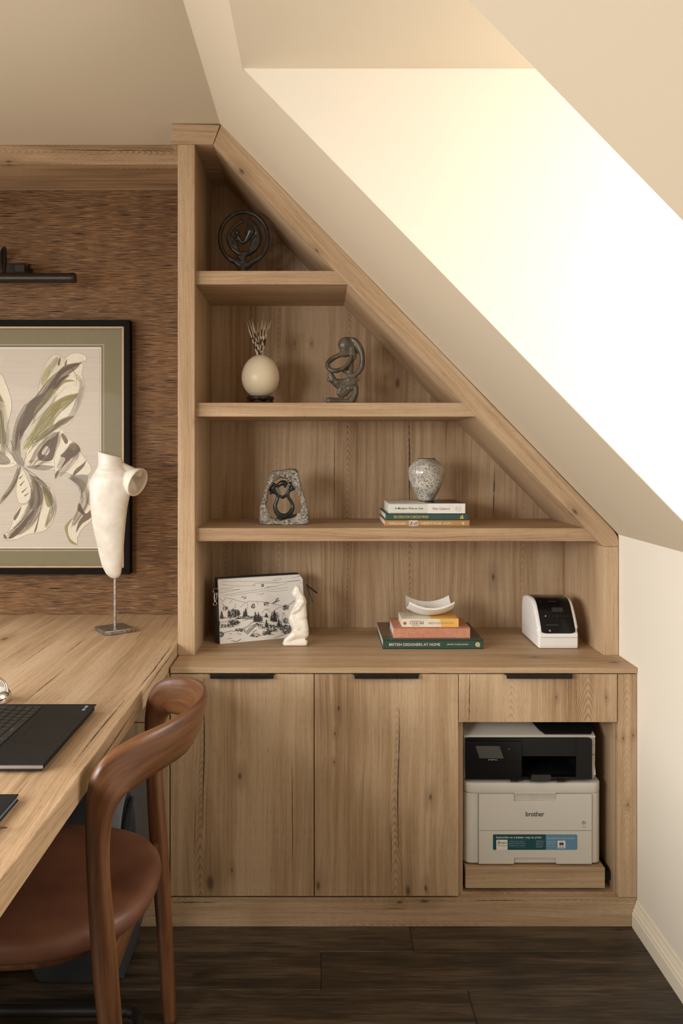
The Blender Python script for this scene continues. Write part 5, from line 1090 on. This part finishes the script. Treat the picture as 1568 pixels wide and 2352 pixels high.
def grained(name, secs, steps, n, ex=2.0):
    bm = bm_loft(bmesh.new(), secs, steps, n, ex=ex); o = obj(name, bm, CHW, ch, 180); at = o.data.attributes.new('grain', 'FLOAT_VECTOR', 'POINT'); L = 0; pc = None; out = []
    for k in range(steps+1):
        t = k/steps; c = catmull([Vector(s[0]) for s in secs], t); L += (c-pc).length if pc is not None else 0; pc = c; h = catmull([Vector((s[2], s[3], 0)) for s in secs], t)
        for j in range(n): a = 2*math.pi*j/n; out += [math.cos(a)*h.x, math.sin(a)*h.y, L]
    at.data.foreach_set('vector', out); return o
CHW = grainwood('chair_walnut', (.060, .021, .008), (.190, .079, .029))
grained('back_frame', leg_rail(), 220, 24, 2.5)
# front legs
for yy_ in (1.475, 2*cyc-1.475): grained('leg', [((-.90, yy_, .0), (-1, 0, 0), .0155, .0155), ((-.888, yy_, .22), (-1, 0, 0), .019, .018), ((-.872, yy_, .42), (-1, 0, 0), .022, .020)], 20, 18)
# seat: rounded outline, domed leather
def seat_outline(k, n=72):
    a = 2*math.pi*k/n; c_, s_ = math.cos(a), math.sin(a)
    ex = 2.0/(2.5 if c_ > 0 else 3.6); x = math.copysign(abs(c_)**ex, c_); y = math.copysign(abs(s_)**ex, s_)
    return x, y
def ring(f, z, cx_=-.630, hx_=.283, hy_=.243):
    return [Vector((cx_+hx_*f*x, cyc+hy_*f*y*(1-.10*(x > 0)*x*x*0), z)) for x, y in (seat_outline(k) for k in range(72))]
LEA = NT('brown_leather', .42, spec=.45); _n = LEA.noise(LEA.pos(), 7, 4); _n2 = LEA.vor(LEA.pos(), 900); LEA.col(LEA.mix(LEA.rng(_n, .35, .65), (.105, .040, .022), (.175, .072, .040))); LEA.bump(_n2, .08, .0005)
bm = bmesh.new(); rr_ = []
for f, z in ((.90, .430), (.96, .433), (.990, .442), (1.0, .454), (.994, .466), (.97, .475), (.92, .480), (.8, .478), (.6, .471), (.4, .465), (.2, .462)):
    rr_.append([bm.verts.new(p) for p in ring(f, z)])
for a, b in zip(rr_, rr_[1:]):
    for j in range(72): bm.faces.new((a[j], a[(j+1) % 72], b[(j+1) % 72], b[j]))
bm.faces.new(list(reversed(rr_[0]))); bm.faces.new(rr_[-1])
obj('seat', bm, LEA.m, ch, 180)
bm = bmesh.new(); rr_ = [[bm.verts.new(p) for p in ring(f, z)] for f, z in ((.62, .382), (.72, .386), (.78, .395), (.80, .4295), (.5, .4295), (.5, .382))]
for a, b in zip(rr_, rr_[1:]+rr_[:1]):
    for j in range(72): bm.faces.new((a[j], a[(j+1) % 72], b[(j+1) % 72], b[j]))
obj('seat_rail', bm, WALNUT, ch, 180)
grained('cross_rail', [((-.400, 1.462, .395), (0, 0, 1), .038, .010), ((-.398, 1.52, .405), (0, 0, 1), .030, .010), ((-.392, cyc, .412), (0, 0, 1), .018, .010), ((-.398, 2*cyc-1.52, .405), (0, 0, 1), .030, .010), ((-.400, 2*cyc-1.462, .400), (0, 0, 1), .038, .010)], 40, 16, 4)
# footrest tube on the floor
tag(obj('footrest', tube([(-1.2, 1.915, .030), (-.9, 1.915, .030), (-.52, 1.915, .030), (-.455, 1.912, .029), (-.434, 1.893, .027), (-.428, 1.86, .022), (-.428, 1.75, .0145), (-.428, 1.2, .0145), (-.428, .9, .0145)], .0135, 14, 70), BLACK, smooth=180), 'black tubular steel footrest loop lying on the floor under the chair', 'footrest')
# grey machine under the desk
SH = plain('slate_grey_plastic', (.045, .050, .055), .42, bump=0); SHS = plain('silver_grey_plastic', (.33, .36, .385), .35, .2, bump=0)
sx1, sy0 = -.4745, 2.055
ap = thing('waste_shredder', 'dark grey plastic office machine with curved silver face under the desk', 'machine', (sx1-.14, sy0+.1, 0))
pf_ = smoothpoly([(sx1-.26, .004), (sx1-.06, .004), (sx1-.035, .03), (sx1-.010, .14), (sx1-.001, .27), (sx1, .38), (sx1-.006, .46), (sx1-.022, .515), (sx1-.06, .545), (sx1-.14, .552), (sx1-.24, .53), (sx1-.275, .40), (sx1-.28, .2)], 4)
obj('housing', prism([(a, max(.0003, b)) for a, b in pf_], sy0, sy0+.20, 'y', .008, seg=2), SH, ap, 40)
arc = [(-.088+.030*t*0, 0) for t in ()]
bm = bm_loft(bmesh.new(), [((sx1-.020, sy0-.004, .545-.015), (1, 0, 0), .010, .006), ((sx1-.045, sy0-.006, .49), (1, 0, 0), .017, .006), ((sx1-.058, sy0-.007, .42), (1, 0, 0), .019, .006), ((sx1-.060, sy0-.006, .34), (1, 0, 0), .019, .006), ((sx1-.058, sy0-.004, .28), (1, 0, 0), .018, .006)], 30, 12, ex=4)
obj('silver_band', bm, SHS, ap, 50)
bm = bm_loft(bmesh.new(), [((sx1-.002-.008, sy0-.003, .49), (1, 0, 0), .005, .005), ((sx1-.022, sy0-.004, .42), (1, 0, 0), .010, .005), ((sx1-.025, sy0-.004, .34), (1, 0, 0), .011, .005), ((sx1-.022, sy0-.004, .28), (1, 0, 0), .010, .005)], 26, 12, ex=4)
obj('side_band', bm, SH, ap, 50)

# ================================================================== LAPTOP
zd = .7953; kx0, kx1, ky0, ky1 = -.748, -.506, 1.449, 1.797
la = thing('laptop', 'open black laptop with its keyboard facing the chair, on the oak desk', 'laptop', ((kx0+kx1)/2, (ky0+ky1)/2, zd))
LAPM = plain('laptop_black', (.009, .009, .008), .55, spec=.25, var=.1, bump=0); LAPE = plain('laptop_edge', (.30, .27, .25), .35, .6, bump=0); KEY = plain('key_black', (.022, .022, .021), .55, bump=0); KEYL = plain('key_legend', (.16, .14, .10), .6, bump=0)
zt_l = .8125
obj('base_shell', box(kx0+.002, kx1-.004, ky0+.002, ky1-.002, zd+.0031, zt_l-.0022, .002, 2), LAPM, la); obj('front_edge', box(kx0+.004, kx1-.001, ky0+.0002, ky0+.0018, zt_l-.0085, zt_l-.0022, .0005), LAPE, la); base = obj('palm_rest', box(kx0, kx1, ky0, ky1, zt_l-.0021, zt_l, .0009), LAPM, la)
for px_, py_ in ((kx0+.02, ky0+.03), (kx0+.02, ky1-.03), (kx1-.02, ky0+.03), (kx1-.02, ky1-.03)): obj('foot', box(px_-.006, px_+.006, py_-.01, py_+.01, zd-.0002, zd+.0031), BLACKMATT, la)
bm = bmesh.new()
for a, b, c_, d in ((-.602, -.518, 1.7025, 1.7035), (-.602, -.518, 1.557, 1.558), (-.6025, -.6015, 1.557, 1.7035), (-.5185, -.5175, 1.557, 1.7035)): bm_box(bm, a, b, c_, d, zt_l-.0001, zt_l+.0002)
obj('trackpad', bm, BLACKMATT, la)
obj('spec_sticker', box(-.527, -.521, 1.752, 1.764, zt_l, zt_l+.0003), plain('sticker_lilac', (.34, .33, .50), .5, bump=0), la); obj('spec_sticker', box(-.527, -.521, 1.770, 1.784, zt_l, zt_l+.0003), bpy.data.materials['sticker_lilac'], la)
obj('key_well', box(-.7375, -.6205, 1.470, 1.779, zt_l-.0001, zt_l+.0001), BLACKMATT, la)
kme = {}
pit = .0188
def key(x, y0_, w_):
    k = round(w_, 4)
    if k not in kme:
        bm = box(-.0085, .0085, 0, w_-.0022, 0, .0016, .0006); me = bpy.data.meshes.new('key'); bm.to_mesh(me); bm.free(); me.materials.append(KEY); kme[k] = me
        bm = box(-.0030, .0005, (w_-.0022)*.35, (w_-.0022)*.5, .00155, .0018); me2 = bpy.data.meshes.new('legend'); bm.to_mesh(me2); bm.free(); me2.materials.append(KEYL); kme[(k, 'l')] = me2
    for nm, me in (('key', kme[k]), ('legend', kme[(k, 'l')])):
        o = bpy.data.objects.new(nm, me); C.objects.link(o)
        if nm == 'key': o.parent = la; o.location = Vector((x, y0_, zt_l+.0002))-la.location; kk = o
        else: o.parent = kk
# rows run along Y; x of the bottom row is nearest the chair
rows_ = [(-.6315, [1, 1, 1, 1, 1.0, 5.4, 1, 1, 1, 1, 1, 1]), (-.6503, [1.6, 1.25]+[1]*10+[1.35, 1.2]), (-.6691, [1.6]+[1]*12+[1.8]), (-.6879, [1.4]+[1]*12+[1, 1]), (-.7067, [1]*13+[1.4, 1]), (-.7255, [.95]*16+[.2])]
for x, ws in rows_:
    tot = sum(ws); u_ = (1.777-1.472)/tot; y_ = 1.777
    for w_ in ws:
        if w_ < .5: continue
        y_ -= w_*u_; key(x, y_+.0011, w_*u_)
sc = obj('screen', box(-.0035, .0035, ky0, ky1, 0, .232, .002), LAPM, None)
sc.data.transform(Matrix.Translation((kx0, 0, zt_l+.001)) @ Matrix.Rotation(R(-20), 4, 'Y')); sc.parent = la; sc.data.transform(Matrix.Translation(-la.location))
sp_ = obj('display', box(.0036, .0042, ky0+.008, ky1-.008, .012, .225), BLACKGLOSS, None)
sp_.data.transform(Matrix.Translation((kx0, 0, zt_l+.001)) @ Matrix.Rotation(R(-20), 4, 'Y')); sp_.data.transform(Matrix.Translation(-la.location)); sp_.parent = sc

# ================================================================== SMALL THINGS ON THE DESK
nb = thing('notebook', 'black hardcover notebook with a slate blue page edge, at the near end of the desk', 'notebook', (-.60, 1.18, .7952))
obj('cover', box(-.690, -.5085, 1.03, 1.337, .8040, .8065, .0008), BLACKMATT, nb); obj('cover', box(-.690, -.5085, 1.03, 1.337, .7953, .7975, .0008), BLACKMATT, nb)
obj('pages', box(-.688, -.5105, 1.032, 1.335, .7976, .8039), plain('slate_blue_page_edge', (.115, .145, .20), .5, bump=0), nb)
pn_ = thing('letter_opener', 'pointed dark brown wooden letter opener near the notebook corner', 'letter opener', (-.60, 1.185, .7952))
obj('blade', prism([(-.68, 1.224), (-.535, 1.224), (-.478, 1.2135), (-.535, 1.200), (-.68, 1.198)], .8068, .8098, 'z', .001), walnut('letter_opener_wood', (.03, .013, .008), (.08, .035, .02)), pn_)
cl = thing('desk_bell', 'small polished chrome desk ornament with a looped handle beside the laptop', 'ornament', (X(-14, 1.86), 1.86, .7952))
cx, cy_ = X(-13, 1.86), 1.87
obj('base', lathe([(.030, 0), (.0345, .002), (.0355, .008), (.033, .020), (.028, .026), (.012, .030), (.004, .031)], (cx, cy_, .7953), 40), CHROME, cl, 50)
obj('cap', lathe([(.024, .0262), (.025, .029), (.020, .034), (.008, .037)], (cx, cy_, .7953), 32), WHITEP, cl, 60)
obj('handle', tube([(cx+.030, cy_-.004, .803), (cx+.026, cy_-.002, .822), (cx+.020, cy_, .840), (cx+.006, cy_, .850), (cx-.010, cy_, .845), (cx-.024, cy_, .825), (cx-.030, cy_, .803)], .0036, 12, 40), CHROME, cl, 180)
